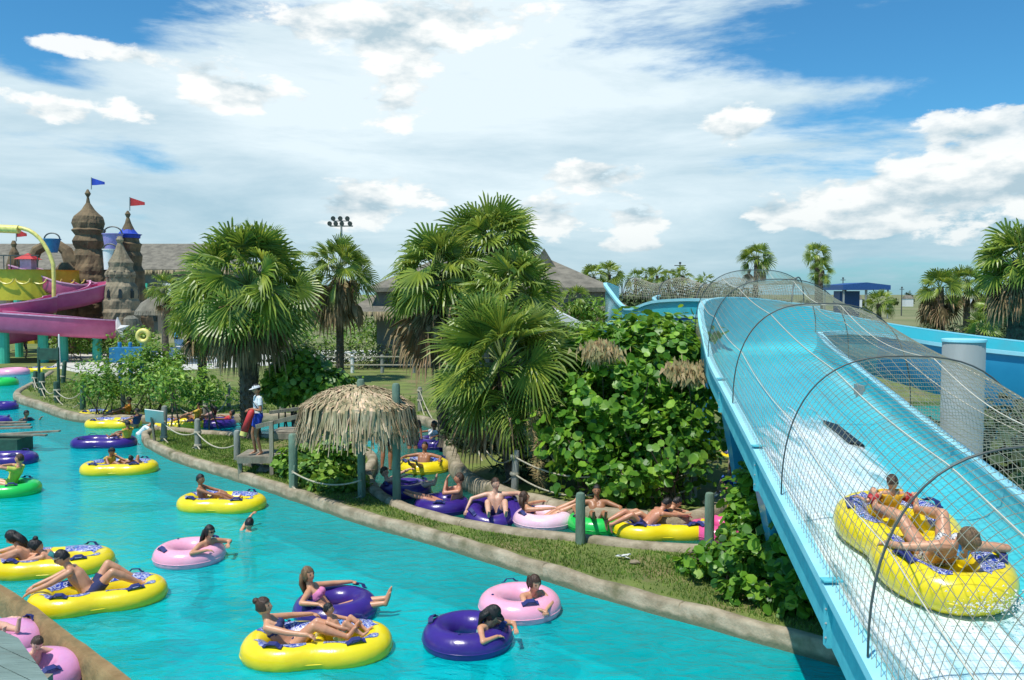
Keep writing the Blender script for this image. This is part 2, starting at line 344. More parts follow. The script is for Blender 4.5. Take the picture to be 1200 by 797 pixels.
# ------------------------------------------------------------------ sky, sun
SUN_EL = R(66); SUN_AZ = R(-140)         # azimuth measured from +Y towards +X
def make_world():
    w = bpy.data.worlds.new('World'); scene.world = w; w.use_nodes = True
    N = w.node_tree.nodes; L = w.node_tree.links; bg = N['Background']
    sky = N.new('ShaderNodeTexSky'); sky.sky_type = 'NISHITA'; sky.sun_disc = False
    sky.sun_elevation = SUN_EL; sky.sun_rotation = SUN_AZ; sky.air_density = 1.0; sky.dust_density = .6; sky.ozone_density = 2.5
    tc = N.new('ShaderNodeTexCoord'); sp = N.new('ShaderNodeSeparateXYZ'); L.new(tc.outputs['Generated'], sp.inputs[0])
    def math_(op, a, b=None, c=None, clamp=False):
        n = N.new('ShaderNodeMath'); n.operation = op; n.use_clamp = clamp
        for i, x in enumerate((a, b, c)):
            if x is None: continue
            if isinstance(x, (int, float)): n.inputs[i].default_value = x
            else: L.new(x, n.inputs[i])
        return n.outputs[0]
    az = math_('ARCTAN2', sp.outputs[0], sp.outputs[1]); el = math_('ARCSINE', sp.outputs[2])
    cb = N.new('ShaderNodeCombineXYZ'); L.new(az, cb.inputs[0]); L.new(math_('MULTIPLY', el, 2.0), cb.inputs[1])
    def nz(scale, detail, rough, dist=0.0, off=(0,0,0), scl=(1,1,1), rot=0.0):
        mp = N.new('ShaderNodeMapping'); mp.inputs['Location'].default_value = off; mp.inputs['Scale'].default_value = scl; mp.inputs['Rotation'].default_value = (0,0,rot); L.new(cb.outputs[0], mp.inputs[0])
        n = N.new('ShaderNodeTexNoise'); n.inputs['Scale'].default_value = scale; n.inputs['Detail'].default_value = detail; n.inputs['Roughness'].default_value = rough; n.inputs['Distortion'].default_value = dist
        L.new(mp.outputs[0], n.inputs['Vector']); return n.outputs[0]
    def blob(px, py, sx, sy, amp):
        a0 = (px-600)/1000; e0 = (345-py)/1000
        a = math_('DIVIDE', math_('SUBTRACT', az, a0), sx/1000); e = math_('DIVIDE', math_('SUBTRACT', el, e0), sy/1000)
        s = math_('ADD', math_('MULTIPLY', a, a), math_('MULTIPLY', e, e))
        return math_('MULTIPLY', math_('EXPONENT', math_('MULTIPLY', s, -1.0)), amp)
    def summ(base, bl):
        cov = base
        for b_ in bl:
            x = blob(*b_); cov = math_('ADD', cov, x)
        return cov
    # ---- layer 1: broad sheet with wispy, stretched edges
    cov = summ(-.08, [(520,90,260,170,1.0), (230,120,130,38,.62), (330,175,120,60,.6), (60,225,240,75,.75), (700,230,230,100,.85), (1090,235,200,60,.75), (1010,128,120,16,.55), (1140,38,55,14,.72), (1030,55,45,16,.35),
           (90,150,130,26,.5), (60,5,90,16,.35), (110,40,30,12,.25), (30,35,120,60,-.4), (170,30,90,50,-.35), (1030,90,200,70,-.35), (1150,110,80,40,-.25), (850,215,60,30,-.15), (230,205,70,26,-.45), (140,130,50,12,-.4), (600,300,700,40,.5)])
    n = nz(6.5, 12, .62, .25, (3.1,1.7,0), (.62,1.25,1), .15)
    f = math_('ADD', math_('MULTIPLY', math_('SUBTRACT', n, .5), 2.3), cov)
    r1 = N.new('ShaderNodeMapRange'); r1.interpolation_type = 'SMOOTHSTEP'; r1.inputs[1].default_value = -.05; r1.inputs[2].default_value = .52; L.new(f, r1.inputs[0])
    # ---- layer 2: crisp cumulus heads
    cov2 = summ(-.62, [(150,96,95,15,1.0), (290,128,85,26,1.15), (120,160,100,20,.9), (855,158,36,26,1.35), (690,208,62,20,1.2), (640,258,55,30,1.1), (750,262,40,26,.95), (740,292,60,10,.8), (470,120,60,90,.75), (440,240,90,34,1.05), (560,40,200,50,.7), (1100,170,120,26,.8), (1040,235,110,34,1.1), (980,272,60,16,1.1), (900,255,50,20,.9), (1150,215,90,40,1.0), (1130,290,90,14,.85), (380,50,110,24,.8)])
    m2 = nz(15, 12, .60, .12, (.3,4.2,0), (1,1.1,1))
    f2 = math_('ADD', math_('MULTIPLY', math_('SUBTRACT', m2, .5), 2.3), cov2)
    r2 = N.new('ShaderNodeMapRange'); r2.interpolation_type = 'SMOOTHSTEP'; r2.inputs[1].default_value = -.04; r2.inputs[2].default_value = .24; L.new(f2, r2.inputs[0])
    m3 = nz(15, 7, .56, .12, (.3,4.2-.055,0), (1,1.1,1))
    m4 = nz(15, 7, .56, .12, (.3,4.2,0), (1,1.1,1))
    lit = math_('ADD', math_('MULTIPLY', math_('SUBTRACT', m4, m3), 3.2), .68, clamp=True)
    n5 = nz(5.0, 10, .62, .3, (8,2,0), (.6,1.5,1))
    sh = math_('ADD', math_('MULTIPLY', math_('SUBTRACT', n5, .5), 2.0), summ(.56, [(560,60,280,140,.6), (300,130,120,50,.3), (60,240,260,60,-.25), (640,250,200,50,.2), (1080,220,160,50,.2), (1000,300,400,40,-.3), (720,150,120,60,-.02), (1060,265,150,24,-.25), (420,230,90,60,.25)]), clamp=True)
    c1 = N.new('ShaderNodeMix'); c1.data_type = 'RGBA'; c1.inputs[6].default_value = (.33,.52,.63,1); c1.inputs[7].default_value = (.82,.93,.97,1); L.new(sh, c1.inputs[0])
    c2 = N.new('ShaderNodeMix'); c2.data_type = 'RGBA'; c2.inputs[6].default_value = (.42,.56,.64,1); c2.inputs[7].default_value = (.98,.99,.97,1); L.new(lit, c2.inputs[0])
    skm = N.new('ShaderNodeMix'); skm.data_type = 'RGBA'; skm.blend_type = 'MULTIPLY'; skm.inputs[0].default_value = 1; skm.inputs[7].default_value = (.042,.104,.132,1); L.new(sky.outputs[0], skm.inputs[6])
    x1 = N.new('ShaderNodeMix'); x1.data_type = 'RGBA'; L.new(math_('MULTIPLY', r1.outputs[0], .93), x1.inputs[0]); L.new(skm.outputs[2], x1.inputs[6]); L.new(c1.outputs[2], x1.inputs[7])
    x2 = N.new('ShaderNodeMix'); x2.data_type = 'RGBA'; L.new(math_('MULTIPLY', r2.outputs[0], .9), x2.inputs[0]); L.new(x1.outputs[2], x2.inputs[6]); L.new(c2.outputs[2], x2.inputs[7])
    # horizon mist
    hz = math_('EXPONENT', math_('MULTIPLY', math_('ABSOLUTE', el), -26.0))
    x3 = N.new('ShaderNodeMix'); x3.data_type = 'RGBA'; L.new(math_('MULTIPLY', hz, .75), x3.inputs[0]); L.new(x2.outputs[2], x3.inputs[6]); x3.inputs[7].default_value = (.30,.50,.60,1)
    # scale: cloud values above are picture values; divide so that Background strength stays 0.1
    mul = N.new('ShaderNodeVectorMath'); mul.operation = 'SCALE'; L.new(x3.outputs[2], mul.inputs[0]); mul.inputs['Scale'].default_value = 10.0
    L.new(mul.outputs[0], bg.inputs[0]); bg.inputs[1].default_value = .1
make_world()
sd = bpy.data.lights.new('sun', 'SUN'); sd.energy = 4.6; sd.angle = R(.53); sd.color = (1,.95,.87)
sun = bpy.data.objects.new('sun', sd); COL.objects.link(sun)
sv = Vector((math.sin(SUN_AZ)*math.cos(SUN_EL), math.cos(SUN_AZ)*math.cos(SUN_EL), math.sin(SUN_EL)))
sun.rotation_euler = sv.to_track_quat('Z', 'Y').to_euler(); sun.location = (0,0,50)
scene.view_settings.view_transform = 'Standard'; scene.view_settings.look = 'None'; scene.view_settings.exposure = 0.1; scene.view_settings.gamma = 1
scene.view_settings.use_curve_mapping = False
scene.cycles.max_bounces = 7; scene.cycles.transparent_max_bounces = 12
# ------------------------------------------------------------------ ground, water, kerbs
GZ = .20
mb = MB(); mb.poly([(-6000,-4000),(6000,-4000),(6000,9000),(-6000,9000)], -1.2, -1.0)
tag(mb.build('pool_floor', M['poolfloor']), kind='structure')
mb = MB(); mb.add([(-70,-12,0),(60,-12,0),(60,75,0),(-70,75,0)], [(0,1,2,3)])
tag(mb.build('water', M['water']), kind='structure')
def GG(pts, z=GZ): return [G(x, y, z) for x, y in pts]
# far ground: near boundary traced, then out to the horizon
farl = GG([(-160,428),(-40,430),(28,430),(60,436),(46,446),(22,459),(24,466),(48,474),(90,487),(150,490),(220,489),(300,488),(400,487),(480,489),(512,497),(524,512),(528,530),(541,555),(572,573),(620,588),(690,602),(760,610),(812,610),(842,596),(858,570),(862,540),(868,515),(884,497),(930,480),(990,470)])
fb = spline(farl, .3)
poly = [Vector((-400,fb[0].y+2,0)), *fb, Vector((60,fb[-1].y,0)), Vector((5000,fb[-1].y+20,0)), Vector((5000,8500,0)), Vector((-5000,8500,0)), Vector((-5000,fb[0].y+2,0))]
def ground(name, pts, z, m, z0=-1.0):
    mb = MB(); mb.poly([(p[0], p[1]) for p in pts], z0, z); return tag(mb.build(name, m), kind='structure')
def tess(name, pts, z, m, z0=-1.0):
    # tessellated cap so that concave outlines fill cleanly
    from mathutils.geometry import tessellate_polygon
    v = [Vector((p[0], p[1], 0)) for p in pts]; tr = tessellate_polygon([v]); n = len(v)
    vs = [(p.x, p.y, z) for p in v]+[(p.x, p.y, z0) for p in v]
    fs = []
    for t in tr:
        a, b, c = (v[i] for i in t)
        fs.append(tuple(t) if (b-a).cross(c-a).z > 0 else tuple(t)[::-1])
    fs += [(i, i+n, (i+1) % n+n, (i+1) % n) for i in range(n)]
    mb = MB(); mb.add(vs, fs); return tag(mb.build(name, m), kind='structure')
tess('ground', poly, GZ, M['grass'])
mb = MB(); mb.poly([(-5000,75),(5000,75),(5000,8400),(-5000,8400)], GZ-.2, GZ+.03); tag(mb.build('field', M['field']), kind='structure')
# lawn island between the river and the channel
front = GG([(173,515),(205,531),(250,545),(300,560),(345,575),(390,590),(430,603),(500,622),(560,640),(620,658),(680,676),(740,693),(800,709),(860,725),(930,744),(1000,763),(1100,790)])
backe = GG([(1100,640),(1000,610),(940,590),(905,575),(890,600),(880,632),(850,645),(800,645),(740,640),(680,633),(620,627),(560,618),(510,607),(465,592),(440,576),(430,555),(437,538),(425,527),(400,521),(350,515),(300,512),(240,508),(200,504),(180,504)])
fr = spline(front, .3); bk = spline(backe, .3)
lawn_poly = fr+[Vector((12,fr[-1].y,0)), Vector((14,9,0)), Vector((14,bk[0].y,0))]+bk
tess('lawn', lawn_poly, GZ, M['grass'])
def kerb(name, line, w=.30, h=.12, label='', m='kerb', step=None, z=GZ, cat='kerb', jt=.008):
    mb = MB(); n = len(line); vs = []; rr = random.Random(len(line))
    prof = [(-w/2,-1.1),(-w/2,0),(-w/2+.03,h*.75),(-w/4,h),(w/4,h),(w/2-.03,h*.75),(w/2,0),(w/2,-1.1)]
    k = len(prof); rows = 0
    for i, p in enumerate(line):
        t = (line[min(i+1,n-1)]-line[max(i-1,0)]); t.z = 0; t.normalize(); s_ = Vector((-t.y,t.x,0))
        jj = jt*math.sin(i*1.7)+jt*rr.uniform(-1,1)
        gr = [(0,0)] if (i % 7 or m != 'kerb') else [(-.016,0),(-.006,.016),(.006,.016),(.016,0)]
        for (dt, cut) in gr:
            rows += 1
            for (a, b) in prof: vs.append(Vector((p.x,p.y,z))+t*dt+s_*((a+jj)*(1-cut*6))+Vector((0,0,b+(jj if b > 0 else 0)-(cut if b > -.5 else 0))))
    fs = [(i*k+j, (i+1)*k+j, (i+1)*k+j+1, i*k+j+1) for i in range(rows-1) for j in range(k-1)]
    fs += [tuple(range(k)), tuple((rows-1)*k+j for j in range(k))[::-1]]
    mb.add(vs, fs); base = line[n//2]
    return tag(mb.build(name, M[m], off=(base.x,base.y,0), smooth=True, auto=50), label, cat)
tip = spline(GG([(180,504),(170,507),(173,515)]), .15)
kerb('kerb', tip[:-1]+fr, .20, .05, 'long pale concrete kerb along the near side of the lawn, facing the open river')
kerb('kerb', spline(backe[3:], .3), .26, .1, 'curving concrete kerb behind the lawn where the tubes queue in the narrow channel')
kerb('kerb', spline(farl[15:], .3), .34, .16, 'sunlit concrete kerb curving below the palms and sea grape bush')
kerb('kerb', spline(farl[3:16], .3), .28, .1, 'concrete kerb round the far left lawn with the rope posts')
# near bank bottom left: stained rounded wall with a channel behind
nl = [G(-260,575,.3), G(-120,628,.3), G(0,690,.3), G(74,744,.3), G(144,797,.3), G(222,868,.3), G(330,1000,.3)]
kerb('kerb', spline(nl, .25), .22, .12, 'brown stained rounded concrete wall at the bottom left between two channels', 'stucco', z=.20, jt=.003)
# pale paving behind the left lawn
tess('paving', spline([*GG([(60,430),(120,441),(175,436),(290,430),(400,424),(520,420),(500,411),(300,411),(120,412),(78,414),(72,422)], GZ)], .5), GZ+.012, M['pave'], z0=GZ-.1)
# channel water, the trees' shade and reflection put into a darker green colour
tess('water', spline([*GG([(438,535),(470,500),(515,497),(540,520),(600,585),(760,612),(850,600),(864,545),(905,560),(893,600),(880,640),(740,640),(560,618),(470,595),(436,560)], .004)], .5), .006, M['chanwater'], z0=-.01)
# ------------------------------------------------------------------ grass blades
def grass_tufts(name, poly2, n, h, seed, zone=None):
    from mathutils.geometry import intersect_point_tri_2d
    r = random.Random(seed); xs = [p[0] for p in poly2]; ys = [p[1] for p in poly2]
    P = [(p[0], p[1]) for p in poly2]
    def inside(x, y):
        c = False; j = len(P)-1
        for i in range(len(P)):
            if (P[i][1] > y) != (P[j][1] > y) and x < (P[j][0]-P[i][0])*(y-P[i][1])/(P[j][1]-P[i][1])+P[i][0]: c = not c
            j = i
        return c
    mb = MB(); k = 0; tries = 0
    x0, x1, y0, y1 = zone or (min(xs), max(xs), min(ys), max(ys))
    while k < n and tries < n*12:
        tries += 1
        x = r.uniform(x0, x1); y = r.uniform(y0, y1)
        if not inside(x, y): continue
        dn = noise.noise(Vector((x*.8, y*.8, 3)))
        if dn < -.25 and r.random() < .7: continue
        a = r.uniform(0, PI*2); w = .009*(1+y/25); hh = h*r.uniform(.4,1.2)*(1+.6*dn)
        dx, dy = math.cos(a)*w, math.sin(a)*w; lx, ly = r.uniform(-.6,.6)*hh, r.uniform(-.6,.6)*hh
        mb.add([(x-dx,y-dy,GZ-.01),(x+dx,y+dy,GZ-.01),(x+lx,y+ly,GZ+hh)], [(0,1,2)]); k += 1
    return tag(mb.build(name, M['blade']), 'short patchy green grass growing on the lawn', 'grass', kind='stuff')
def inset(line, d):
    out = []
    for i, p in enumerate(line):
        t = line[min(i+1,len(line)-1)]-line[max(i-1,0)]; t.normalize(); out.append(Vector((p.x-t.y*d, p.y+t.x*d, 0)))
    return out
gp = inset(fr, .2)+inset(bk, .17)
tag(grass_tufts('grass', gp, 42000, .05, 1, (-13, 6.5, 9, 27)), 'short patchy green grass on the lawn strip beside the open river')
gl = GG([(30,455),(60,440),(120,450),(260,455),(420,455),(520,470),(505,486),(400,484),(250,485),(100,484),(50,470)])
tag(grass_tufts('grass', gl, 15000, .1, 2), 'rough grass on the far bank beyond the channel')
# ------------------------------------------------------------------ flume sweeps
def sweep(name, st, mats, root, off, rim=.13, thick=.05, outer=None, msplit=None):
    """st: (x,y,z,hw,hl,hr). builds shell and rim parts"""
    n = len(st); base = Vector(off)
    def frame(i):
        a = Vector(st[max(i-1,0)][:2]); b = Vector(st[min(i+1,n-1)][:2]); t = (b-a).normalized()
        return Vector((st[i][0],st[i][1],st[i][2])), Vector((-t.y, t.x, 0))
    inn = MB(); out = MB(); rm = MB()
    vi = []; vo = []; vr = []
    for i in range(n):
        c, l = frame(i); hw, hl, hr = st[i][3:6]; th = thick
        od = st[i][6] if len(st[i]) > 6 else .12
        Z = Vector((0,0,1))
        p = [(hw,hl),(hw+.0,hl*.5),(hw-.03,.2),(hw-.1,.07),(hw-.24,.01),(hw*.3,0),(-hw*.3,0),(-hw+.24,.01),(-hw+.1,.07),(-hw+.03,.2),(-hw,hr*.5),(-hw,hr)]
        vi.append([c+l*a+Z*b for a, b in p])
        q = [(hw+th,hl-.01),(hw+th,-od*.4),(hw-.1,-od),(-hw+.1,-od),(-hw-th,-od*.4),(-hw-th,hr-.01)]
        vo.append([c+l*a+Z*b for a, b in q])
        vr.append(([c+l*a+Z*(hl+b) for a, b in ((hw-.004,.03),(hw+rim,.03),(hw+rim,-.05),(hw+rim-.03,-.05),(hw+rim-.03,0),(hw-.004,0))],
                   [c-l*a+Z*(hr+b) for a, b in ((hw-.004,.03),(hw+rim,.03),(hw+rim,-.05),(hw+rim-.03,-.05),(hw+rim-.03,0),(hw-.004,0))]))
    def skinrows(mb, rows, closed=False, flip=False):
        k = len(rows[0]); vs = [v for r_ in rows for v in r_]; fs = []
        for i in range(len(rows)-1):
            for j in range(k if closed else k-1):
                f = (i*k+j, i*k+(j+1) % k, (i+1)*k+(j+1) % k, (i+1)*k+j); fs.append(f[::-1] if flip else f)
        if closed: fs += [tuple(range(k))[::-1], tuple((len(rows)-1)*k+j for j in range(k))]
        mb.add(vs, fs)
    skinrows(inn, vi, flip=True); skinrows(out, vo)
    inn.build('trough', mats[0], root, off=base, smooth=True, auto=60); 
    if msplit is not None:
        q_ = len(vo[0])-1; out.m = [0 if i//q_ < msplit[0] else 1 for i in range(len(out.f))]
        out.build('outer_wall', [mats[1], msplit[1]], root, off=base, smooth=True, auto=60)
    else: out.build('outer_wall', mats[1], root, off=base, smooth=True, auto=60)
    for s_ in (0, 1):
        rm = MB(); skinrows(rm, [v[s_] for v in vr], closed=True, flip=(s_ == 0)); rm.build('rim', mats[2], root, off=base)
def stations(ctrl, step=.25):
    """ctrl rows of equal length; Catmull-Rom on every column"""
    out = []; n = len(ctrl); C_ = [np.array(c, float) for c in ctrl]
    for i in range(n-1):
        p0, p1, p2, p3 = C_[max(i-1,0)], C_[i], C_[i+1], C_[min(i+2,n-1)]
        k = max(2, int(np.linalg.norm((p2-p1)[:3])/step))
        for j in range(k):
            t = j/k; out.append(.5*((2*p1)+(p2-p0)*t+(2*p0-5*p1+4*p2-p3)*t*t+(3*p1-p0-3*p2+p3)*t**3))
    out.append(C_[-1]); return out
WID = 2.33
def lineA(Y): return 1.89+.115*Y, 1.16+.139*Y       # left rim x, rim z
ctrl = []
for Y in (0.6, 3, 5, 7, 9, 11, 13, 15):
    xl, zr = lineA(Y); ctrl.append((xl+WID/2, Y, zr-.45, WID/2, .45, .45, .1))
ctrl += [(4.97,16.3,2.93,1.16,.60,.47,.12), (5.12,17.5,3.1,1.16,.95,.5,.2), (5.50,18.7,3.17,1.16,1.2,.5,.2), (6.4,19.45,3.2,1.16,1.18,.48,.2), (7.6,19.6,3.12,1.16,.98,.55,.3), (9.2,19.5,2.85,1.16,.88,.62,.45), (10.8,18.9,2.62,1.16,.84,.68,.5), (12.6,17.9,2.45,1.16,.8,.7,.5), (15,16.3,2.2,1.16,.75,.7,.5), (19,14,1.9,1.16,.75,.7,.5)]
stA = stations(ctrl, .3)
rootA = empty('water_slide', (4.2,9,GZ), 'big light blue water slide under a net, with a yellow raft on it', 'water slide')
kA = next(i for i, q in enumerate(stA) if q[0] > 7.6)
sweep('flume', stA, (M['flume'], M['flumeout'], M['flumeband']), rootA, (4.2,9,GZ), rim=.12, msplit=(kA, M['flumedeep']))
for Y in (3.4, 6.9, 10.4, 13.9):
    xl, zr = lineA(Y)
    for sg, x in ((-1, xl-.055), (1, xl+WID+.055)):
        mb = MB(); mb.box((x+.02*sg, Y, zr-.27), (.05,.09,.50)); mb.box((x+.0*sg, Y, zr+.037), (.16,.10,.012)); mb.build('joint_flange', M['flumeout'], rootA, off=(4.2,9,GZ))
        mb = MB()
        for k in range(4): mb.ell((x+.05*sg, Y-.025, zr-.08-.12*k), .012, 6, 4)
        tag(mb.build('bolts', M['steel'], rootA, off=(4.2,9,GZ)), kind='stuff')
# seams between the moulded sections
for Y in ():
    xl, zr = lineA(Y); mb = MB(); z0 = zr-.45
    p = [(0,.46),(0.02,.2),(.1,.08),(.26,.022),(WID/2,.012),(WID-.26,.022),(WID-.1,.08),(WID-.02,.2),(WID,.46)]
    mb.tube([Vector((xl+a, Y-.115*a*.9, z0+b)) for a, b in p], .011, 5); mb.build('seam', M['flumedeep'], rootA, off=(4.2,9,GZ))
# jet slots in the bed and the small nozzle panel on the right wall
def onbed(a, Y, h=.012):
    xl, zr = lineA(Y); return Vector((xl+a, Y, zr-.45+h))
mb = MB(); 
q = [onbed(1.48,11.9,.045), onbed(1.66,11.75,.045), onbed(1.55,12.75,.045), onbed(1.38,13.0,.045)]
mb.add([*q, *[v-Vector((0,0,.04)) for v in q]], [(0,1,2,3),(0,4,5,1),(1,5,6,2),(2,6,7,3),(3,7,4,0)])
for i in range(7):
    t = (i+.5)/7; a = q[0].lerp(q[1], t); b = q[3].lerp(q[2], t); mb.beam(a+Vector((0,0,.012)), b+Vector((0,0,.012)), .018, .015)
mb.build('jet_grate', M['glassd'], rootA, off=(4.2,9,GZ))
mb = MB(); xl, zr = lineA(14.2)
mb.box((xl+WID-.05, 14.2, zr-.25), (.04,.34,.22)); mb.box((xl+WID-.08, 14.2, zr-.25), (.03,.06,.2)); mb.build('nozzle_panel', M['steel'], rootA, off=(4.2,9,GZ))
# rushing water on the bed
mb = MB(); vs = []; fs = []; NW = 26; thk = []
Ys = [0.8+i*.1 for i in range(150)]
for i, Y in enumerate(Ys):
    xl, zr = lineA(Y)
    for j in range(NW):
        t = j/(NW-1); x = .12+(WID-.3)*t
        hgt_ = .03+.02*abs(noise.noise(Vector((x*5,Y*1.8,0)))) - (.022 if t in (0, 1) else 0)
        bed = .13*max(0, (.26-x)/.2)**2+.10*max(0, (x-WID+.3)/.2)**2
        vs.append(Vector((xl+x, Y, zr-.45+hgt_+bed)))
        q = (x+.12*math.sin(Y*.8)-.95)/.95; e_ = 1.0-abs(q)**2.2*1.0-max(0, (Y-10.5)/3.6)**1.5*.9+.1*noise.noise(Vector((x*2,Y*.6,3)))
        thk.append(max(-1, min(1, e_)))
for i in range(len(Ys)-1):
    for j in range(NW-1): fs.append((i*NW+j, i*NW+j+1, (i+1)*NW+j+1, (i+1)*NW+j))
mb.add(vs, fs); wo = tag(mb.build('slide_water', M['foam'], off=(4.2,9,1.9), smooth=True), 'white foaming water rushing over the bed of the slide', 'water', kind='structure')
at_ = wo.data.attributes.new('thickness', 'FLOAT', 'POINT'); at_.data.foreach_set('value', thk)
# supports
def pylon(x, y, z1, w, d, m, root, off, name='support'):
    mb = MB(); mb.add([(x-w*.3,y-d*.3,GZ-.1),(x+w*.3,y-d*.3,GZ-.1),(x+w*.3,y+d*.3,GZ-.1),(x-w*.3,y+d*.3,GZ-.1),(x-w,y-d,z1),(x+w,y-d,z1),(x+w,y+d,z1),(x-w,y+d,z1)], [(0,1,2,3),(0,4,5,1),(1,5,6,2),(2,6,7,3),(3,7,4,0),(4,7,6,5)])
    mb.build(name, m, root, off=off)
for Y in (15.4, 12.0, 6.5):
    xl, zr = lineA(Y); pylon(xl+.75, Y, zr-.58, .62, .25, M['flumedeep'], rootA, (4.2,9,GZ))
for (x, y, z) in ((7.6,19.6,2.8),(10.8,18.9,2.1),(13.8,17.1,1.7)): pylon(x, y, z, .5, .2, M['flumedeep'], rootA, (4.2,9,GZ))
# net tunnel
def hgt(Y):
    k = [(0,1.5),(5.66,1.5),(8.7,1.46),(12.3,1.46),(15.5,1.42),(18.3,1.30)]
    for (a, b), (c, d) in zip(k, k[1:]):
        if Y <= c: return b+(d-b)*(Y-a)/(c-a)
    return 1.30
HOOPS = [2.6, 5.66, 8.7, 12.3, 15.5, 18.0]
def netp(Y, th, ex=0.0, sag=True):
    xl, zr = lineA(Y)
    if Y > 15.5: xl += 0
    a = WID/2+.05+ex; c = math.cos(th); s_ = max(0, math.sin(th))
    H = hgt(Y)
    if sag:
        for u, v in zip(HOOPS, HOOPS[1:]):
            if u <= Y <= v: H -= .17*math.sin(PI*(Y-u)/(v-u))*(.6+.4*math.sin(th*5))
    x = xl+WID/2-a*(abs(c)**.72)*(1 if c > 0 else -1)
    yo = -.115*(x-xl-WID/2)
    return Vector((x, Y+yo, zr+.02+H*s_**.85))
rootN = empty('net_tunnel', (4.2,9,2.4), 'beige string net stretched over curved hoops above the blue slide', 'net')
mb = MB(); NT = 44
strands = MB()
Ysn = [2.6+i*.105 for i in range(148)]
for j in range(NT+1):
    th = PI*j/NT
    if j in (0, NT): continue
    strands.tube([netp(Y, th, .0) for Y in Ysn[::2]], .0029, 3, cap=False)
for Y in Ysn: strands.tube([netp(Y, PI*j/NT) for j in range(0, NT+1)], .0029, 3, cap=False)
strands.build('netting', M['net'], rootN, off=(4.2,9,2.4))
for Y in HOOPS:
    mb = MB(); mb.tube([netp(Y, PI*j/32, .02, False)+Vector((0,0,.02)) for j in range(33)], .0088, 8); mb.build('hoop', M['hoop'], rootN, off=(4.2,9,2.4), smooth=True)
for th in (28, 62, 96, 128, 156):
    mb = MB(); mb.tube([netp(Y, R(th), .012)+Vector((0,0,.006)) for Y in Ysn[::2]], .0055, 5); mb.build('cable', M['netrope'], rootN, off=(4.2,9,2.4), smooth=True)
# galvanised column beside the slide
root = empty('support_column', (6.10,11.5,GZ), 'thick galvanised steel column standing right beside the netted slide', 'column')
mb = MB(); mb.lathe((0,0,0), [(.265,-.3),(.265,3.66),(.25,3.68)], 32); mb.build('shaft', M['steel'], root, smooth=True, auto=40)
mb = MB(); mb.lathe((0,0,0), [(.270,3.66),(.277,3.665),(.277,3.695),(.26,3.70),(.05,3.70)], 32); mb.build('cap', M['flumeband'], root, smooth=True, auto=40)
mb = MB(); mb.beam((-.2,-.25,1.4),(-.45,-.3,1.75), .1, .12); mb.build('bracket', M['white'], root)
# second slide at the back left of the crest
c2 = []; ctrl2 = []
for (px, Y, zf, hw, hl, hr) in ((960,22.4,3.6,.8,.6,.6),(885,23,3.72,.8,.6,.6),(838,24.2,3.74,.82,.62,.6),(795,25.8,3.7,.82,.58,.55),(764,27.3,3.55,.82,.5,.6),(743,29.0,3.62,.82,1.05,.62),(738,31.0,3.75,.8,1.15,.6),(748,33.2,3.85,.75,.9,.6)):
    p = D(px, 345, Y); c2.append((Vector((p.x,Y,zf)),)); ctrl2.append((p.x,Y,zf,hw,hl,hr,.4))
rootB = empty('water_slide', (c2[1][0].x,c2[1][0].y,GZ), 'smaller winding aqua slide in the distance left of the netted crest', 'water slide')
sweep('flume', stations(ctrl2, .4), (M['flume'], M['flume'], M['flumeband']), rootB, (c2[1][0].x,c2[1][0].y,GZ), rim=.12)
for (px, Y) in ((737,28.6),(775,29),(815,27)):
    p = D(px, 372, Y); pylon(p.x, p.y, p.z-.1, .3, .3, M['rust' if px == 737 else 'flumedeep'], rootB, (c2[1][0].x,c2[1][0].y,GZ))
c3 = [D(712,386,27.2), D(770,381,26.0), D(830,378,23.5), D(870,380,22.6)]
rootC = empty('water_slide', (c3[1].x,c3[1].y,GZ), 'low straight blue slide trough passing just under the small winding aqua slide', 'water slide')
sweep('flume', stations([(p.x,p.y,p.z-.1,.55,.3,.3,.35) for p in c3], .5), (M['flume'], M['bluep'], M['flumeband']), rootC, (c3[1].x,c3[1].y,GZ), rim=.08)
for p in c3[:3]: pylon(p.x, p.y, p.z-.3, .2, .2, M['bluep'], rootC, (c3[1].x,c3[1].y,GZ))
# distant net arches over it
rootD = empty('net_tunnel', D(790,345,27), 'small brownish net tunnel over the distant aqua slide', 'net')
def net2(s_, th):
    a = D(742,350,29.5); b = D(935,356,23.2); c = a.lerp(b, s_); n = Vector((.45,.9,0))
    return c+n*math.cos(th)*1.1+Vector((0,0,(.62+.1*math.cos(s_*6*PI))*math.sin(th)))
mb = MB()
for j in range(1, 20): mb.tube([net2(i/40, PI*j/20) for i in range(41)], .0045, 3, cap=False)
for i in range(81): mb.tube([net2(i/80, PI*j/20) for j in range(21)], .0045, 3, cap=False)
o_ = D(790,345,27); mb.build('netting', M['net'], rootD, off=o_)
for i in range(5):
    mb = MB(); mb.tube([net2(i/4, PI*j/20) for j in range(21)], .018, 6); mb.build('hoop', M['hoop'], rootD, off=o_)
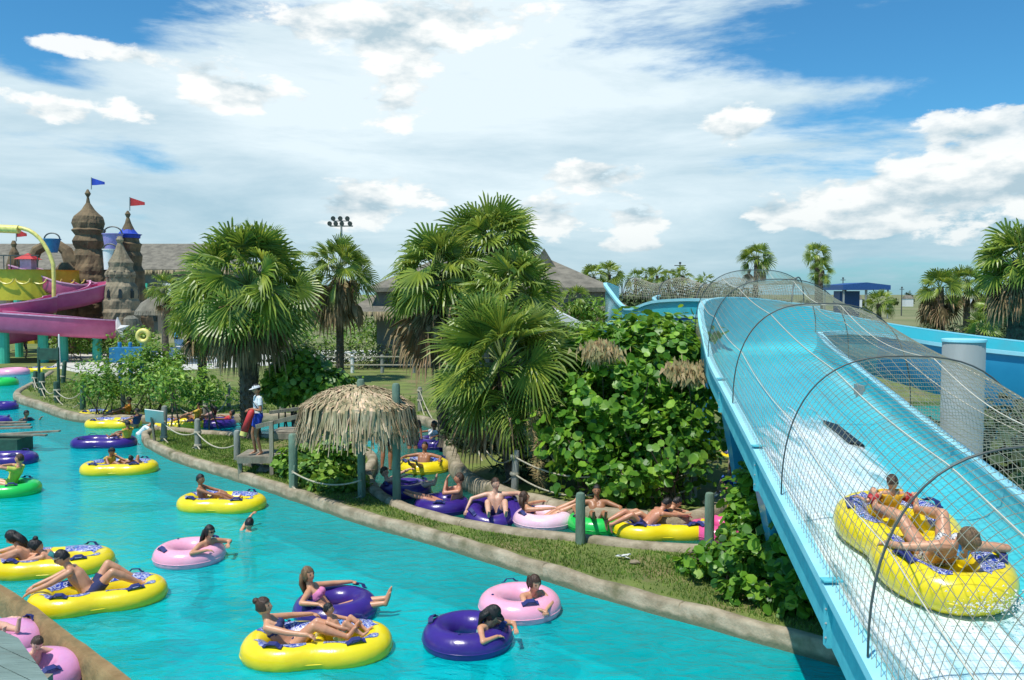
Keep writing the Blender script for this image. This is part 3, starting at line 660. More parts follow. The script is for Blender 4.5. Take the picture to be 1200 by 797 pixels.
# ------------------------------------------------------------------ palms
def fan(mb, hub, d, R_, n=24, droop=.35, roll=0.0, mi=0, r=None, spread=118, pleat=.02, torn=0.0):
    """one palmate leaf: d is the outward direction of the middle blade"""
    d = d.normalized(); up = Vector((0,0,1))
    if abs(d.z) > .95: up = Vector((1,0,0))
    s_ = d.cross(up).normalized(); nrm = s_.cross(d).normalized()
    if roll:
        q = Quaternion(d, roll); s_ = q @ s_; nrm = q @ nrm
    for i in range(n):
        t = (i+.5)/n*2-1; a = R(spread)*t
        if torn and r.random() < torn: continue
        L_ = R_*(1.0-.28*abs(t)**2)*r.uniform(.9,1.06)
        bd = d*math.cos(a)+s_*math.sin(a)
        half = R(spread)/n
        e1 = d*math.cos(a-half)+s_*math.sin(a-half); e2 = d*math.cos(a+half)+s_*math.sin(a+half)
        cup = nrm*(abs(t)**1.5)*.22*R_
        dr = droop*r.uniform(.75,1.25)
        g = Vector((0,0,-1))
        p0 = hub
        rm_ = .44*L_
        m1 = hub+e1*rm_+cup*.4-nrm*pleat*R_+g*dr*R_*.05; m2 = hub+e2*rm_+cup*.4-nrm*pleat*R_+g*dr*R_*.05; mc = hub+bd*rm_+cup*.4+nrm*pleat*R_+g*dr*R_*.05
        w = .5*half*R_*.62
        tw = s_*math.cos(a)-d*math.sin(a)
        q1 = hub+bd*L_*.78-tw*w+cup*.8+g*dr*R_*.22; q2 = hub+bd*L_*.78+tw*w+cup*.8+g*dr*R_*.22
        tip_ = hub+bd*L_*(1.0-dr*.12)+cup+g*dr*R_*.55
        mb.add([p0,m1,mc,m2,q1,q2,tip_], [(0,1,2),(0,2,3),(1,4,5,2),(2,5,3),(4,6,5)], mi)
def crown(root, off, c, nf, Rf, pet, seed, m='frond', spr=(100,128), elmin=-50, elmax=80, droop=.4, nb=24, dead=0, deadlen=1.0, azr=None, flowers=0):
    r = random.Random(seed); leaf = MB(); pt = MB(); dd = MB()
    for i in range(nf):
        az = i*2.39996+r.uniform(-.3,.3)
        if azr: az = r.uniform(*azr)
        e = elmin+(elmax-elmin)*((i+.5)/nf)**.8+r.uniform(-8,8)
        e = R(e); d = Vector((math.cos(az)*math.cos(e), math.sin(az)*math.cos(e), math.sin(e)))
        L_ = pet*r.uniform(.75,1.15); st = c+d*.08+Vector((0,0,r.uniform(-.15,.1)))
        mid = st+d*L_*.5+Vector((0,0,.06*L_)); hub = st+d*L_+Vector((0,0,-.10*L_))
        pt.tube([st, mid, hub], [.022,.015,.011], 4, cap=False)
        dd_ = (hub-mid).normalized(); dd_ = (dd_+Vector((0,0,-.10-.25*(1-math.sin(max(e,0)))))).normalized()
        fan(leaf, hub, dd_, Rf*r.uniform(.85,1.12), nb, droop*r.uniform(.6,1.5), r.gauss(0,.75), 0, r, spread=r.uniform(*spr), torn=.0 if r.random() < .6 else r.uniform(.08,.35))
    for i in range(dead):
        az = r.uniform(0, 2*PI); zz = r.uniform(-.1,-.5)
        st = c+Vector((math.cos(az)*.1, math.sin(az)*.1, zz)); o = st+Vector((math.cos(az)*r.uniform(.25,.6), math.sin(az)*r.uniform(.25,.6), -r.uniform(.2,.7)*deadlen))
        fan(dd, o, Vector((math.cos(az)*.35, math.sin(az)*.35, -1)), Rf*r.uniform(.6,1.0)*deadlen, 13, .8, r.uniform(-1.2,1.2), 0, r, spread=r.uniform(35,80), pleat=.08)
        dd.tube([st, (st+o)/2+Vector((0,0,.1)), o], .014, 4, cap=False)
    for i in range(flowers):
        az = r.uniform(0, 2*PI); p = c+Vector((math.cos(az)*.3, math.sin(az)*.3, .1)); 
        for k in range(9):
            p2 = p+Vector((math.cos(az)*.14, math.sin(az)*.14, .04-.045*k))
            dd.tube([p, p2], .008, 3, cap=False); p = p2
            for j in range(7):
                q = Vector((r.gauss(0,1), r.gauss(0,1), r.gauss(-.8,.6))).normalized()*r.uniform(.08,.2)
                n_ = q.orthogonal().normalized()*.008; dd.add([p-n_, p+n_, p+q], [(0,1,2)])
    leaf.build('crown', M[m], root, off=off); pt.build('leaf_stalks', M['petiole'], root, off=off)
    if dd.v: dd.build('dead_fronds', M['dead'], root, off=off)
def trunk(root, off, a, b, r0, r1, boots=True, seed=1):
    r = random.Random(seed); mb = MB(); a = Vector(a); b = Vector(b); n = max(6, int((b-a).length/.12)); bend = Vector((r.uniform(-.1,.1), 0, 0))
    pts = [a.lerp(b, i/n)+bend*math.sin(PI*i/n) for i in range(n+1)]
    mb.tube(pts, [(r0+(r1-r0)*(i/n))*(1+.07*((i % 2)*2-1)*.6)*(1.35 if i == 0 else 1) for i in range(n+1)], 12)
    if boots:
        for i in range(3, n):
            for j in range(7):
                an = j*2*PI/7+(i % 2)*.45+r.uniform(-.1,.1); p = pts[i]; rr = (r0+(r1-r0)*i/n)
                o = Vector((math.cos(an), math.sin(an), 0)); s_ = Vector((-o.y,o.x,0))*.05
                bz = p+o*rr*.85; tip_ = p+o*(rr*1.22)+Vector((0,0,.14))
                mb.add([bz-s_, bz+s_, tip_+s_*.4, tip_-s_*.4, bz-Vector((0,0,.08))], [(0,1,2,3),(4,1,0),(0,3,4),(1,4,2)])
    mb.build('trunk', M['bark'], root, off=off)
def palm(px, pyc, Y, pyb=None, base=None, Rf=1.0, pet=.9, nf=44, seed=1, label='', group=None, r0=.2, lean=0, **kw):
    c = D(px, pyc, Y); bx_ = base if base else (c.x+lean, c.y)
    b = Vector((bx_[0], bx_[1], GZ-.05)); off = (b.x, b.y, GZ)
    root = empty('fan_palm', off, label, 'palm tree', group)
    trunk(root, off, b, c, r0, r0*.8, kw.pop('boots', True), seed)
    if Y > 40: kw['spr'] = (75,105); nf = int(nf*.72); kw['droop'] = .5
    crown(root, off, c, nf, Rf, pet, seed, **kw)
    return root
palm(292, 335, 25.5, Rf=1.12, pet=1.3, nf=66, seed=3, label='bushy fan palm beside the lifeguard, left of the thatched hut', r0=.30, elmin=-50, dead=34, deadlen=1.35, droop=.4, nb=26)
palm(397, 316, 42, Rf=1.15, pet=1.05, nf=46, seed=5, label='slim fan palm with brown dead fronds, standing just behind the thatched hut', r0=.19, dead=30, deadlen=1.5, elmin=-35, droop=.45)
GP = 'fan palms clustered in the middle of the park'
palm(512, 322, 24.5, base=(-1.9,24.3), Rf=.95, pet=.85, nf=44, seed=11, label='left fan palm of the central cluster with a long dark skirt of fronds', group=GP, r0=.2, dead=34, deadlen=1.5, elmin=-45, droop=.55)
palm(577, 288, 25.5, base=(-.4,25.3), Rf=1.0, pet=.8, nf=46, seed=12, label='tallest fan palm in the central cluster, its crown highest against the clouds', group=GP, r0=.2, dead=8, elmin=-40, droop=.45)
palm(600, 345, 22.0, base=(.15,22.0), Rf=.92, pet=.72, nf=36, seed=13, label='right fan palm of the central cluster, its crown below the hall roof ridge', group=GP, r0=.18, dead=4, elmin=-50, droop=.5)
palm(590, 425, 19.2, base=(.05,19.3), Rf=1.15, pet=.85, nf=40, seed=14, label='low front fan palm of the central cluster with the biggest round leaves, above the kerb', group=GP, r0=.16, elmin=-62, elmax=75, droop=.3, nb=34, dead=5, flowers=0)
# hanging dry flower stalks of the low palm
def flower_stalk(top, bot, label, seed):
    r = random.Random(seed); root = empty('flower_stalk', top, label, 'dry flower'); mb = MB(); st = MB()
    n = 26; pts = [top.lerp(bot, i/n)+Vector((.05*math.sin(i*.5), .03*math.cos(i*.7), 0)) for i in range(n+1)]
    st.tube(pts, .012, 4)
    for i in range(4, n+1):
        dens = 60 if (i // 4) % 2 else 30
        for j in range(dens):
            q = Vector((r.gauss(0,1), r.gauss(0,1), r.gauss(-.5,.7))).normalized()*r.uniform(.06,.26)
            n_ = q.orthogonal().normalized()*.007; mb.add([pts[i]-n_, pts[i]+n_, pts[i]+q], [(0,1,2)])
    st.build('stalk', M['dead'], root, off=top); mb.build('dry_blossom', M['flower'], root, off=top)
flower_stalk(D(622,468,18.2), D(634,566,18.0), 'straw coloured hanging palm flower stalk above the man in the purple tube', 4)
for i, (x, y, Y, rr_) in enumerate(((702,412,17.9,.34),(806,436,17.0,.33))):
    c = D(x, y, Y); rr_ *= .8; root = empty('dry_grass_clump', c, ['straw coloured dry clump at the upper left of the sea grape bush','straw coloured dry clump under the left edge of the blue slide'][i], 'dry plant'); mb = MB(); r = random.Random(i+70)
    for k in range(1100):
        q = Vector((r.gauss(0,1), r.gauss(0,1), r.gauss(.1,.7))).normalized()*r.uniform(.15,.6)*rr_; p = Vector((r.gauss(0,.16), r.gauss(0,.12), r.gauss(0,.08))); n_ = q.orthogonal().normalized()*.004
        mb.add([p-n_, p+n_, p+q*.6+Vector((0,0,.05)), p+q+Vector((0,0,-.12))], [(0,1,2),(1,3,2)])
    mb.build('dry_stalks', M['flower'], root)
    st = MB(); st.tube([(0,0,0),(.1,.15,-.6),(.2,.3,-(c.z-GZ))], .009, 5); st.build('stem', M['stem'], root)
GD = 'fan palms standing far off on the right'
palm(887,302,62, Rf=.9, pet=.6, nf=30, seed=21, label='distant fan palm rising above the net tunnel, left one of two', group=GD, r0=.22, dead=8, elmin=-50, droop=.3, nb=16, boots=False)
palm(957,299,70, Rf=.85, pet=.55, nf=26, seed=22, label='distant small fan palm rising above the net tunnel, right one of two', group=GD, r0=.22, dead=4, elmin=-50, nb=16, boots=False)
palm(962,318,66, Rf=.7, pet=.5, nf=22, seed=29, label='low bushy palm just under the smaller distant palm behind the net', group=GD, r0=.2, nb=14, elmin=-60, boots=False)
palm(1101,338,44, Rf=.85, pet=.55, nf=32, seed=23, label='fan palm with a yellow dead skirt, left one of the pair beyond the slide', group=GD, r0=.25, dead=20, deadlen=1.2, elmin=-40, nb=18, boots=False)
palm(1133,332,47, Rf=.8, pet=.5, nf=30, seed=24, label='fan palm on a bare slim trunk, right one of the pair beyond the slide', group=GD, r0=.2, dead=14, deadlen=1.0, elmin=-40, nb=18, boots=False)
palm(1166,362,40, Rf=.7, pet=.35, nf=30, seed=25, label='short fan palm between the pair and the tall palm at the right edge', group=GD, r0=.28, dead=14, deadlen=.8, elmin=-40, nb=18, boots=False)
palm(1196,306,27, Rf=.85, pet=.7, nf=44, seed=26, label='tall thick fan palm at the right edge with pale hanging threads', group=GD, r0=.30, dead=30, deadlen=1.2, elmin=-40, nb=20, lean=-.3)
palm(1030,356,75, Rf=1.0, pet=.7, nf=26, seed=27, label='low bright green palm beside the blue shed', group=GD, r0=.25, nb=14, elmin=-30, boots=False)
palm(1150,385,34, Rf=.5, pet=.3, nf=18, seed=28, label='small dark palm shrub right behind the slide wall', group=GD, r0=.12, nb=14, elmin=-10, boots=False)
palm(696,324,72, Rf=1.0, pet=.6, nf=26, seed=31, label='distant palm at the right end of the thatched hall roof, left of a pair', group=GD, r0=.2, nb=14, elmin=-40, dead=6, boots=False)
palm(714,322,74, Rf=1.0, pet=.6, nf=26, seed=32, label='distant palm at the right end of the thatched hall roof, right of a pair', group=GD, r0=.2, nb=14, elmin=-40, dead=6, boots=False)
for i, (x, y, Y, lb) in enumerate(((745,327,110,'first far palm right of the poles'),(757,324,115,'second far palm on the skyline, behind the winding slide'),(770,323,110,'third far palm on the skyline, behind the winding slide'),(784,325,120,'fourth far palm on the skyline, behind the winding slide'),(800,323,112,'fifth far palm on the skyline, behind the small net tunnel'),(826,332,100,'far palm on the skyline just left of the big net'))):
    palm(x, y, Y, Rf=1.1, pet=.7, nf=22, seed=40+i, label=lb, group=GD, r0=.25, nb=12, elmin=-45, boots=False)
palm(193,338,52, Rf=.8, pet=.5, nf=24, seed=50, label='small dusty palm in front of the long thatched roof, behind the big left palm', r0=.18, nb=14, dead=8, boots=False)
palm(672,350,46, Rf=.6, pet=.45, nf=20, seed=51, label='small palm in front of the hall wall right of the central cluster', r0=.12, nb=14, boots=False)
palm(233,372,31, Rf=.75, pet=.6, nf=30, seed=52, label='low yellowish palm left behind the big left palm, above the shrubs', r0=.16, nb=18, dead=14, elmin=-40)
# ------------------------------------------------------------------ shrubs
def leaves(mb, ells, n, ls, seed, sides=6, up=.55, shell=.55, jag=.35, flat=.9, prof=None, gaps=0.0):
    r = random.Random(seed); vol = [e[3]*e[4]*e[5] for e in ells]; tot = sum(vol)
    for (cx, cy, cz, rx, ry, rz), v in zip(ells, vol):
        for k in range(int(n*v/tot)):
            d = Vector((r.gauss(0,1), r.gauss(0,1), r.gauss(0,1))).normalized()
            rr = (shell+(1-shell)*r.random()**.6)*(1+jag*noise.noise(Vector((d.x*2.2+cx, d.y*2.2+cy, d.z*2.2+cz)))) if r.random() < .8 else r.random()
            if r.random() < .06: rr *= 1.12
            p = Vector((cx+d.x*rx*rr, cy+d.y*ry*rr, cz+d.z*rz*rr))
            if gaps and noise.noise(p*gaps+Vector((seed,0,0))) < -.16: continue
            if p.z < GZ+.03: p.z = GZ+.03+r.random()*.2
            nn = (d*.6+Vector((r.gauss(0,.5), r.gauss(0,.5), up+r.gauss(0,.4)))).normalized()
            a = nn.orthogonal().normalized(); b = nn.cross(a); q = r.uniform(0, 2*PI); a, b = a*math.cos(q)+b*math.sin(q), b*math.cos(q)-a*math.sin(q)
            s_ = ls*(.4+.9*r.random()**1.3)
            if sides == 4: mb.add([p-a*s_, p-b*s_*.42+nn*s_*.12, p+a*s_, p+b*s_*.42+nn*s_*.12], [(0,1,2,3)])
            else: mb.add([p+a*math.cos(2*PI*j/sides)*s_+b*math.sin(2*PI*j/sides)*s_*flat+nn*(s_*.18*abs(math.cos(2*PI*j/sides))) for j in range(sides)], [tuple(range(sides))])
def shrub(name, label, ells, n, ls, seed, m, sides=6, cat='shrub', group=None, stems=14, **kw):
    cx = sum(e[0] for e in ells)/len(ells); cy = sum(e[1] for e in ells)/len(ells); off = (cx, cy, GZ)
    root = empty(name, off, label, cat, group); mb = MB(); leaves(mb, ells, n, ls, seed, sides, **kw); mb.build('foliage', M[m], root, off=off)
    r = random.Random(seed); st = MB()
    for i in range(stems):
        e = ells[r.randrange(len(ells))]; d = Vector((r.gauss(0,.6), r.gauss(0,.6), r.gauss(0,.5)))
        tip_ = Vector((e[0]+d.x*e[3]*.8, e[1]+d.y*e[4]*.8, max(GZ+.3, e[2]+d.z*e[5]*.7))); b = Vector((e[0]+r.uniform(-.3,.3)*e[3], e[1]+r.uniform(-.3,.3)*e[4], GZ-.1))
        mid = b.lerp(tip_, .5)+Vector((r.uniform(-.15,.15), r.uniform(-.15,.15), .1)); st.tube([b, mid, tip_], [.03,.022,.01], 5)
    st.build('stems', M['stem'], root, off=off)
    return root
def E(px, py, Y, rx, ry, rz):
    p = D(px, py, Y); return (p.x, p.y, p.z, rx, ry, rz)
shrub('sea_grape_bush', 'large glossy sea grape bush with round leaves left of the blue slide', [E(735,470,18.4,1.5,1.3,1.2), E(790,440,18.6,.95,1.0,1.05), E(760,400,19.5,1.5,1.0,.6), E(690,520,18.0,.9,.8,.9), E(790,520,17.3,1.0,.9,.95), E(735,560,17.3,1.3,.7,.55), E(690,430,19.5,.9,.9,.9)], 14000, .10, 5, 'grape', 7, jag=.75, stems=60, gaps=1.7)
shrub('shrub', 'feathery light green shrub on top of the big sea grape bush, below the small slide', [E(690,395,22,1.1,.8,.45), E(760,388,22,1.2,.7,.4), E(800,398,21,.6,.6,.4)], 2600, .11, 6, 'shrub', 4)
shrub('sea_grape_bush', 'dark sea grape bush below the slide, overhanging the river kerb', [E(860,670,12.6,.65,.5,.5), E(915,650,12.3,.75,.7,.75), E(905,700,11.8,.7,.5,.45), E(960,700,11.3,.6,.5,.5), E(820,672,13.1,.4,.35,.28), E(950,640,12.6,.6,.6,.8)], 7000, .08, 8, 'grape', 7, jag=.7, gaps=2.2)
shrub('shrub', 'shaded shrub under the slide between the channel and the support', [E(900,590,14.0,.7,.6,.8), E(880,625,13.6,.5,.4,.5), E(935,560,15.5,.6,.6,.9)], 2600, .09, 9, 'grape', 7)
shrub('sea_grape_bush', 'dense shaded sea grape growth climbing along the underside of the blue slide', [E(905,565,14.0,.45,.5,.8), E(918,610,12.9,.5,.5,.8), E(940,655,11.9,.5,.45,.75), E(972,700,11.1,.5,.4,.5), E(895,640,13.0,.5,.4,.5)], 6500, .085, 21, 'grape', 7, jag=.6, gaps=1.5)
shrub('shrub', 'broad light green shrub on the far bank left of the big left palm', [E(165,440,30.5,2.0,.9,.95), E(215,450,27.5,1.2,.8,.7), E(120,452,30,1.0,.7,.6), E(245,462,27.5,.8,.6,.5), E(185,420,31,1.4,.8,.6)], 10500, .095, 10, 'shrub', 4, jag=.7, gaps=1.5)
shrub('shrub', 'leafy green shrub behind the lifeguard platform', [E(350,440,26.5,1.0,.8,.85), E(385,455,26,.9,.7,.6), E(330,455,26.2,.6,.6,.5)], 3600, .12, 11, 'shrub', 6)
shrub('shrub', 'low green shrub in the shade under the thatched hut', [E(375,560,19.4,.75,.5,.55), E(350,545,20,.6,.45,.5), E(400,530,19.6,.55,.45,.7), E(395,575,18.6,.7,.35,.3)], 3600, .075, 12, 'shrub', 6)
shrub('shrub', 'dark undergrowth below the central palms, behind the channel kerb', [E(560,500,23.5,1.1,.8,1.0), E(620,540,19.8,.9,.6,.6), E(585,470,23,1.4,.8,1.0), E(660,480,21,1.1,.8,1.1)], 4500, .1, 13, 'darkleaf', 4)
shrub('shrub', 'low bushes at the foot of the pink slides, beyond the pale paving', [E(95,400,56,2.4,1,.8), E(130,402,55,2.2,.9,.9), E(160,396,56,1.5,.9,.9)], 2600, .15, 14, 'shrub', 4)
shrub('shrub', 'sandy green shrubs beyond the lawn between the palms', [E(440,395,56,2.6,1.2,1.4), E(490,400,54,2.1,1.2,1.4), E(540,405,52,2.8,1.2,1.3), E(420,372,62,2.6,1.2,2.2), E(460,372,62,2.6,1.2,2.4), E(360,395,56,2.6,1.2,1.6)], 5200, .17, 15, 'shrub', 4)
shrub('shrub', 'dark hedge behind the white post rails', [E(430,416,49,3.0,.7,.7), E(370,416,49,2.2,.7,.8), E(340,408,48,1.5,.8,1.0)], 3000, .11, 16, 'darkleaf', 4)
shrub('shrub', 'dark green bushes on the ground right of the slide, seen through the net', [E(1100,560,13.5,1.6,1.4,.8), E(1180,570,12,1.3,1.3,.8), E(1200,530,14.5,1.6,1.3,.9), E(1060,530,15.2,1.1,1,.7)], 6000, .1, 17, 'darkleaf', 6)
shrub('shrub', 'yellow green shrub in front of the hall wall beside the small slide', [E(690,362,46,1.2,.8,.7), E(672,366,46,.9,.7,.6)], 1600, .13, 18, 'shrub', 4)
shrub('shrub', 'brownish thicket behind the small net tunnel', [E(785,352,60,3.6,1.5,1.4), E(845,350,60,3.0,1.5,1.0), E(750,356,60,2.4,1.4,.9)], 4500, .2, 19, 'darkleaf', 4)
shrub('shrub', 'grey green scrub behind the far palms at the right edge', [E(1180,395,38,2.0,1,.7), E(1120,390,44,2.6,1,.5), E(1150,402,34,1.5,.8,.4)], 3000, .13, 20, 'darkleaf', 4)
# far trees on the horizon
r_ = random.Random(5); GH = 'low trees along the horizon'
for i, (x, w, h, Y) in enumerate(((1045,7,5,330),(1090,9,6,300),(1120,8,4,320),(1150,9,5,330),(1185,12,5,300),(1010,6,5,300),(915,12,8,230),(945,10,7,240),(870,12,8,220),(730,9,9,260),(1065,5,10,310),(1176,4,9,300),(985,7,6,280),(830,10,8,230))):
    p = D(x, 345, Y); mb = MB(); off = (p.x, p.y, GZ)
    root = empty('tree', off, ['round','broad','narrow','tall','ragged','small','dark','spreading','bushy','pointed'][i % 10]+' low tree on the horizon '+['right of the blue shed','beyond the pair of palms','left of the right edge palm','behind the short palm','by the right edge of the field','left of the blue shed','behind the net crest','right of the first net palm','behind the tunnel hoops','above the small slide','alone past the blue shed','alone near the right edge','next to the blue shed legs','left of the big net'][i], 'tree', GH)
    sc = Y/1000
    leaves(mb, [(p.x, p.y, GZ+h*.55*sc*1.6, w*sc*1.2, w*sc, h*sc*.9), (p.x+w*sc*.5, p.y, GZ+h*.5*sc*1.5, w*sc*.7, w*sc*.6, h*sc*.6)], 420, 1.8*sc, i, 4); mb.build('crown', M['darkleaf'], root, off=off)
    mb = MB(); mb.tube([(p.x,p.y,GZ-.2),(p.x+.1,p.y,GZ+h*sc*1.2)], [.2,.12], 6); mb.build('trunk', M['bark'], root, off=off)
# ------------------------------------------------------------------ thatch hut
hutc = D(419, 500, 17.75); hb = (hutc.x, hutc.y, GZ)
hut = empty('thatched_hut', hb, 'small thatched shade hut on green posts standing on the lawn strip', 'hut')
mb = MB(); r = random.Random(9)
topz = 2.52; edgez = 2.12
for k in range(2300):
    a = r.uniform(0, 2*PI); u0 = r.random()**.7
    def hp(u, dz=0): return Vector((hb[0]+math.cos(a)*1.18*u, hb[1]+math.sin(a)*.95*u, topz-(topz-edgez)*u**2.3+dz))
    L_ = r.uniform(.25,.5); s_ = Vector((-math.sin(a), math.cos(a), 0))*r.uniform(.010,.030); tw = Vector((-math.sin(a), math.cos(a), 0))*r.uniform(-.16,.16)
    p0 = hp(u0*.85, r.uniform(.0,.06)); p1 = hp(min(1.02,u0*.85+L_*.5), r.uniform(.02,.10))+tw*.5; u2 = min(1.1,u0*.85+L_)
    p2 = hp(u2, r.uniform(-.10,.03))+tw; 
    if u2 > .98: p2 = hp(1.08+r.uniform(-.04,.06))+tw*1.2+Vector((0,0,-r.uniform(.2,.72)))
    mb.add([p0-s_, p0+s_, p1-s_, p1+s_, p2-s_*.4, p2+s_*.4], [(0,1,3,2),(2,3,5,4)])
mb.build('thatch', M['thatch'], hut, off=hb)
mb = MB()
for a in range(12):
    an = a*PI/6; mb.tube([(hb[0], hb[1], topz-.06), (hb[0]+math.cos(an)*1.15, hb[1]+math.sin(an)*.9, edgez+.0)], .025, 6)
mb.build('rafters', M['wood'], hut, off=hb)
mb = MB(); mb.tube([(hb[0]+math.cos(2*PI*i/24)*1.0, hb[1]+math.sin(2*PI*i/24)*.78, edgez+.1) for i in range(24)], .04, 6, closed=True); mb.build('ring_beam', M['wood'], hut, off=hb)
def postmesh(x, y, z0, z1, rad, rb=None):
    mb = MB(); h = z1-z0
    mb.lathe((x, y, z0), [(rad*1.02,0),(rad,h*.5),(rad*.97,h-.06),(rad*.8,h-.015),(rad*.45,h)], 12); return mb
for (px, pyb, pyt, mm, rad) in ((424,583,444,'post',.085),(465,590,449,'post',.085),(344,573,508,'post',.10)):
    b = G(px, pyb, GZ); t = D(px, pyt, b.y); q = postmesh(b.x, b.y, GZ-.15, t.z, rad); q.build('post', M[mm], hut, off=hb, smooth=True, auto=40)
# ------------------------------------------------------------------ lifeguard platform
lp = G(318, 566, GZ); lf = D(305, 530, 20.6); DZ = lf.z-.02
pl = empty('lifeguard_platform', (lf.x+.3, lf.y, GZ), 'weathered wooden stepped platform that the lifeguard stands on', 'platform')
po = (lf.x+.3, lf.y, GZ)
def planks(name, x0, x1, y0, y1, z, n, m='wood', th=.05, par=pl, off=po, ax='x'):
    mb = MB()
    for i in range(n):
        if ax == 'x':
            w = (y1-y0)/n; mb.box(((x0+x1)/2, y0+w*(i+.5), z-th/2), (x1-x0, w-.012, th))
        else:
            w = (x1-x0)/n; mb.box((x0+w*(i+.5), (y0+y1)/2, z-th/2), (w-.012, y1-y0, th))
    return mb.build(name, M[m], par, off=off)
planks('landing', lf.x-.45, lf.x+.75, lf.y-.45, lf.y+.5, DZ, 6)
planks('step', lf.x+.25, lf.x+1.1, lf.y+.1, lf.y+.9, DZ+.50, 5)
planks('step', lf.x+.75, lf.x+1.35, lf.y+.2, lf.y+1.0, DZ+.25, 4)
mb = MB()
for z in (DZ-.1,): mb.box((lf.x+.15, lf.y-.43, z), (1.15,.05,.13)); mb.box((lf.x+.7, lf.y+.06, DZ+.40), (.85,.05,.14))
mb.build('skirting_board', M['wood'], pl, off=po)
for (x, y, z1) in ((lf.x+.42,lf.y-.5,DZ+.85),(lf.x-.38,lf.y-.35,DZ-.05),(lf.x+1.0,lf.y+.0,DZ+.9),(lf.x-.38,lf.y+.45,DZ-.05),(lf.x+.7,lf.y+.45,DZ-.05)):
    mb = MB(); mb.box((x, y, (z1+GZ-.1)/2), (.09,.09,z1-GZ+.1)); mb.build('post', M['wood'], pl, off=po)
mb = MB(); mb.beam((lf.x+.05,lf.y-.5,DZ+.72),(lf.x+1.35,lf.y-.2,DZ+1.02), .05, .10); mb.build('handrail', M['wood'], pl, off=po)
mb = MB(); mb.beam((lf.x+.15,lf.y+.3,DZ+.95),(lf.x+1.35,lf.y+.9,DZ+1.05), .06, .08); mb.build('handrail', M['wood'], pl, off=po)
# rocks under the platform
def rock(p, s_, seed, label, group='rocks by the lawn'):
    mb = MB(); mb.ell((0,0,0), s_, 14, 9, fn=lambda d, q: q*(1+.35*noise.noise(d*1.6+Vector((seed,0,0)))+.12*noise.noise(d*5+Vector((seed,0,0)))))
    return tag(mb.build('rock', M['rock'], off=(0,0,0), smooth=False), label, 'rock', group) if p is None else setloc(tag(mb.build('rock', M['rock']), label, 'rock', group), p)
def setloc(o, p): o.location = tuple(p); return o
rock(G(294,545,GZ), (.3,.25,.2), 2, 'brown rock under the left end of the lifeguard platform')
rock(G(312,552,GZ), (.22,.2,.15), 5, 'small rock beside the platform post')
# ------------------------------------------------------------------ rope fences
def rope_fence(label, posts, segs, m='postgrey', rad=.075, hts=(.88,.5), zb=GZ, lean=0):
    P = []
    for (px, py, h) in posts:
        b = G(px, py, zb); P.append((b, h))
    off = (P[0][0].x, P[0][0].y, zb); root = empty('rope_fence', off, label, 'fence')
    r = random.Random(len(posts)*31)
    for (b, h) in P:
        q = MB(); hh = h+.2; q.lathe((0,0,0), [(rad*1.03,-.2),(rad,h*.4),(rad*.97,h-.07),(rad*.8,h-.02),(rad*.4,h)], 12)
        M_ = Matrix.Rotation(r.uniform(-.05,.05)+lean, 3, 'Y'); q.v = [tuple(M_ @ Vector(v)+b) for v in q.v]
        q.build('post', M[m], root, off=off, smooth=True, auto=40)
    for (i, j) in segs:
        a, ha = P[i]; c, hc = P[j]; q = MB(); 
        for k, fr_ in enumerate(hts):
            s0 = a+Vector((0,0,ha*fr_)); s1 = c+Vector((0,0,hc*fr_)); sag = .10*(s1-s0).length*(1.0+.25*k)
            rp = MB(); rp.tube([s0.lerp(s1, t/14)-Vector((0,rad*.8,sag*4*(t/14)*(1-t/14))) for t in range(15)], .019, 6)
            rp.build('rope', M['rope'], root, off=off, smooth=True)
        for k, fr_ in enumerate(hts):
            q.lathe((a.x, a.y, a.z+ha*fr_-.035), [(rad*1.2,0),(rad*1.32,.03),(rad*1.2,.07)], 10)
            q.build('rope_binding', M['rope'], root, off=off); q = MB()
    return root
rope_fence('rope fence on the lawn strip from the white sign to the lifeguard platform', [(192,517,1.05),(232,526,.85),(278,540,.8)], [(0,1),(1,2)], hts=(.55,.12), rad=.085)
rope_fence('low sagging rope fence along the kerb between platform and hut', [(344,574,.55),(424,584,.55)], [(0,1)], m='post', hts=(.72,.1), rad=.03)
rope_fence('rope fence with grey posts on the far bank behind the lawn strip', [(145,483,.85),(203,481,.95),(241,492,.95),(268,478,.9),(330,480,.9),(395,480,.9)], [(0,1),(1,2),(2,3),(3,4),(4,5)], hts=(.86,.5), rad=.08)
rope_fence('rope fence with dark green posts on the tip of the far left lawn', [(41,455,.8),(50,464,1.0),(67,472,.85),(97,480,1.1)], [(0,1),(1,2),(2,3)], m='postdark', rad=.1, hts=(.6,.3))
rope_fence('rope fence with dark leaning posts along the edge of the pale paving', [(74,449,1.1),(125,444,.95),(165,440,.9)], [(0,1),(1,2)], m='postdark', rad=.1, hts=(.8,.3), lean=.06)
rope_fence('rope fence behind the channel kerb below palms and bush', [(492,482,.9),(556,530,.95),(603,578,.95),(722,592,.8),(812,590,.8)], [(0,1),(1,2),(2,3),(3,4)], hts=(.85,.45), rad=.08)
for (px, pb, pt, lb) in ((680,637,577,'grey green wooden post on the lawn in front of the green tube'),(831,634,577,'grey green wooden post on the lawn beside the pink tube end')):
    b = G(px, pb, GZ); t = D(px, pt, b.y); q = postmesh(0, 0, -.15, t.z-GZ, .085); tag(setloc(q.build('post', M['post'], smooth=True, auto=40), (b.x,b.y,GZ)), lb, 'post')
wf = empty('rail_fence', G(410,437,GZ), 'two rail fence with a pale post behind the slim palm', 'fence'); off = G(410,437,GZ)
for px in (330,368,413,448,485):
    b = G(px, 437, GZ); q = postmesh(b.x, b.y, GZ-.1, GZ+1.0, .1); q.build('post', M['white' if px == 413 else 'postgrey'], wf, off=off)
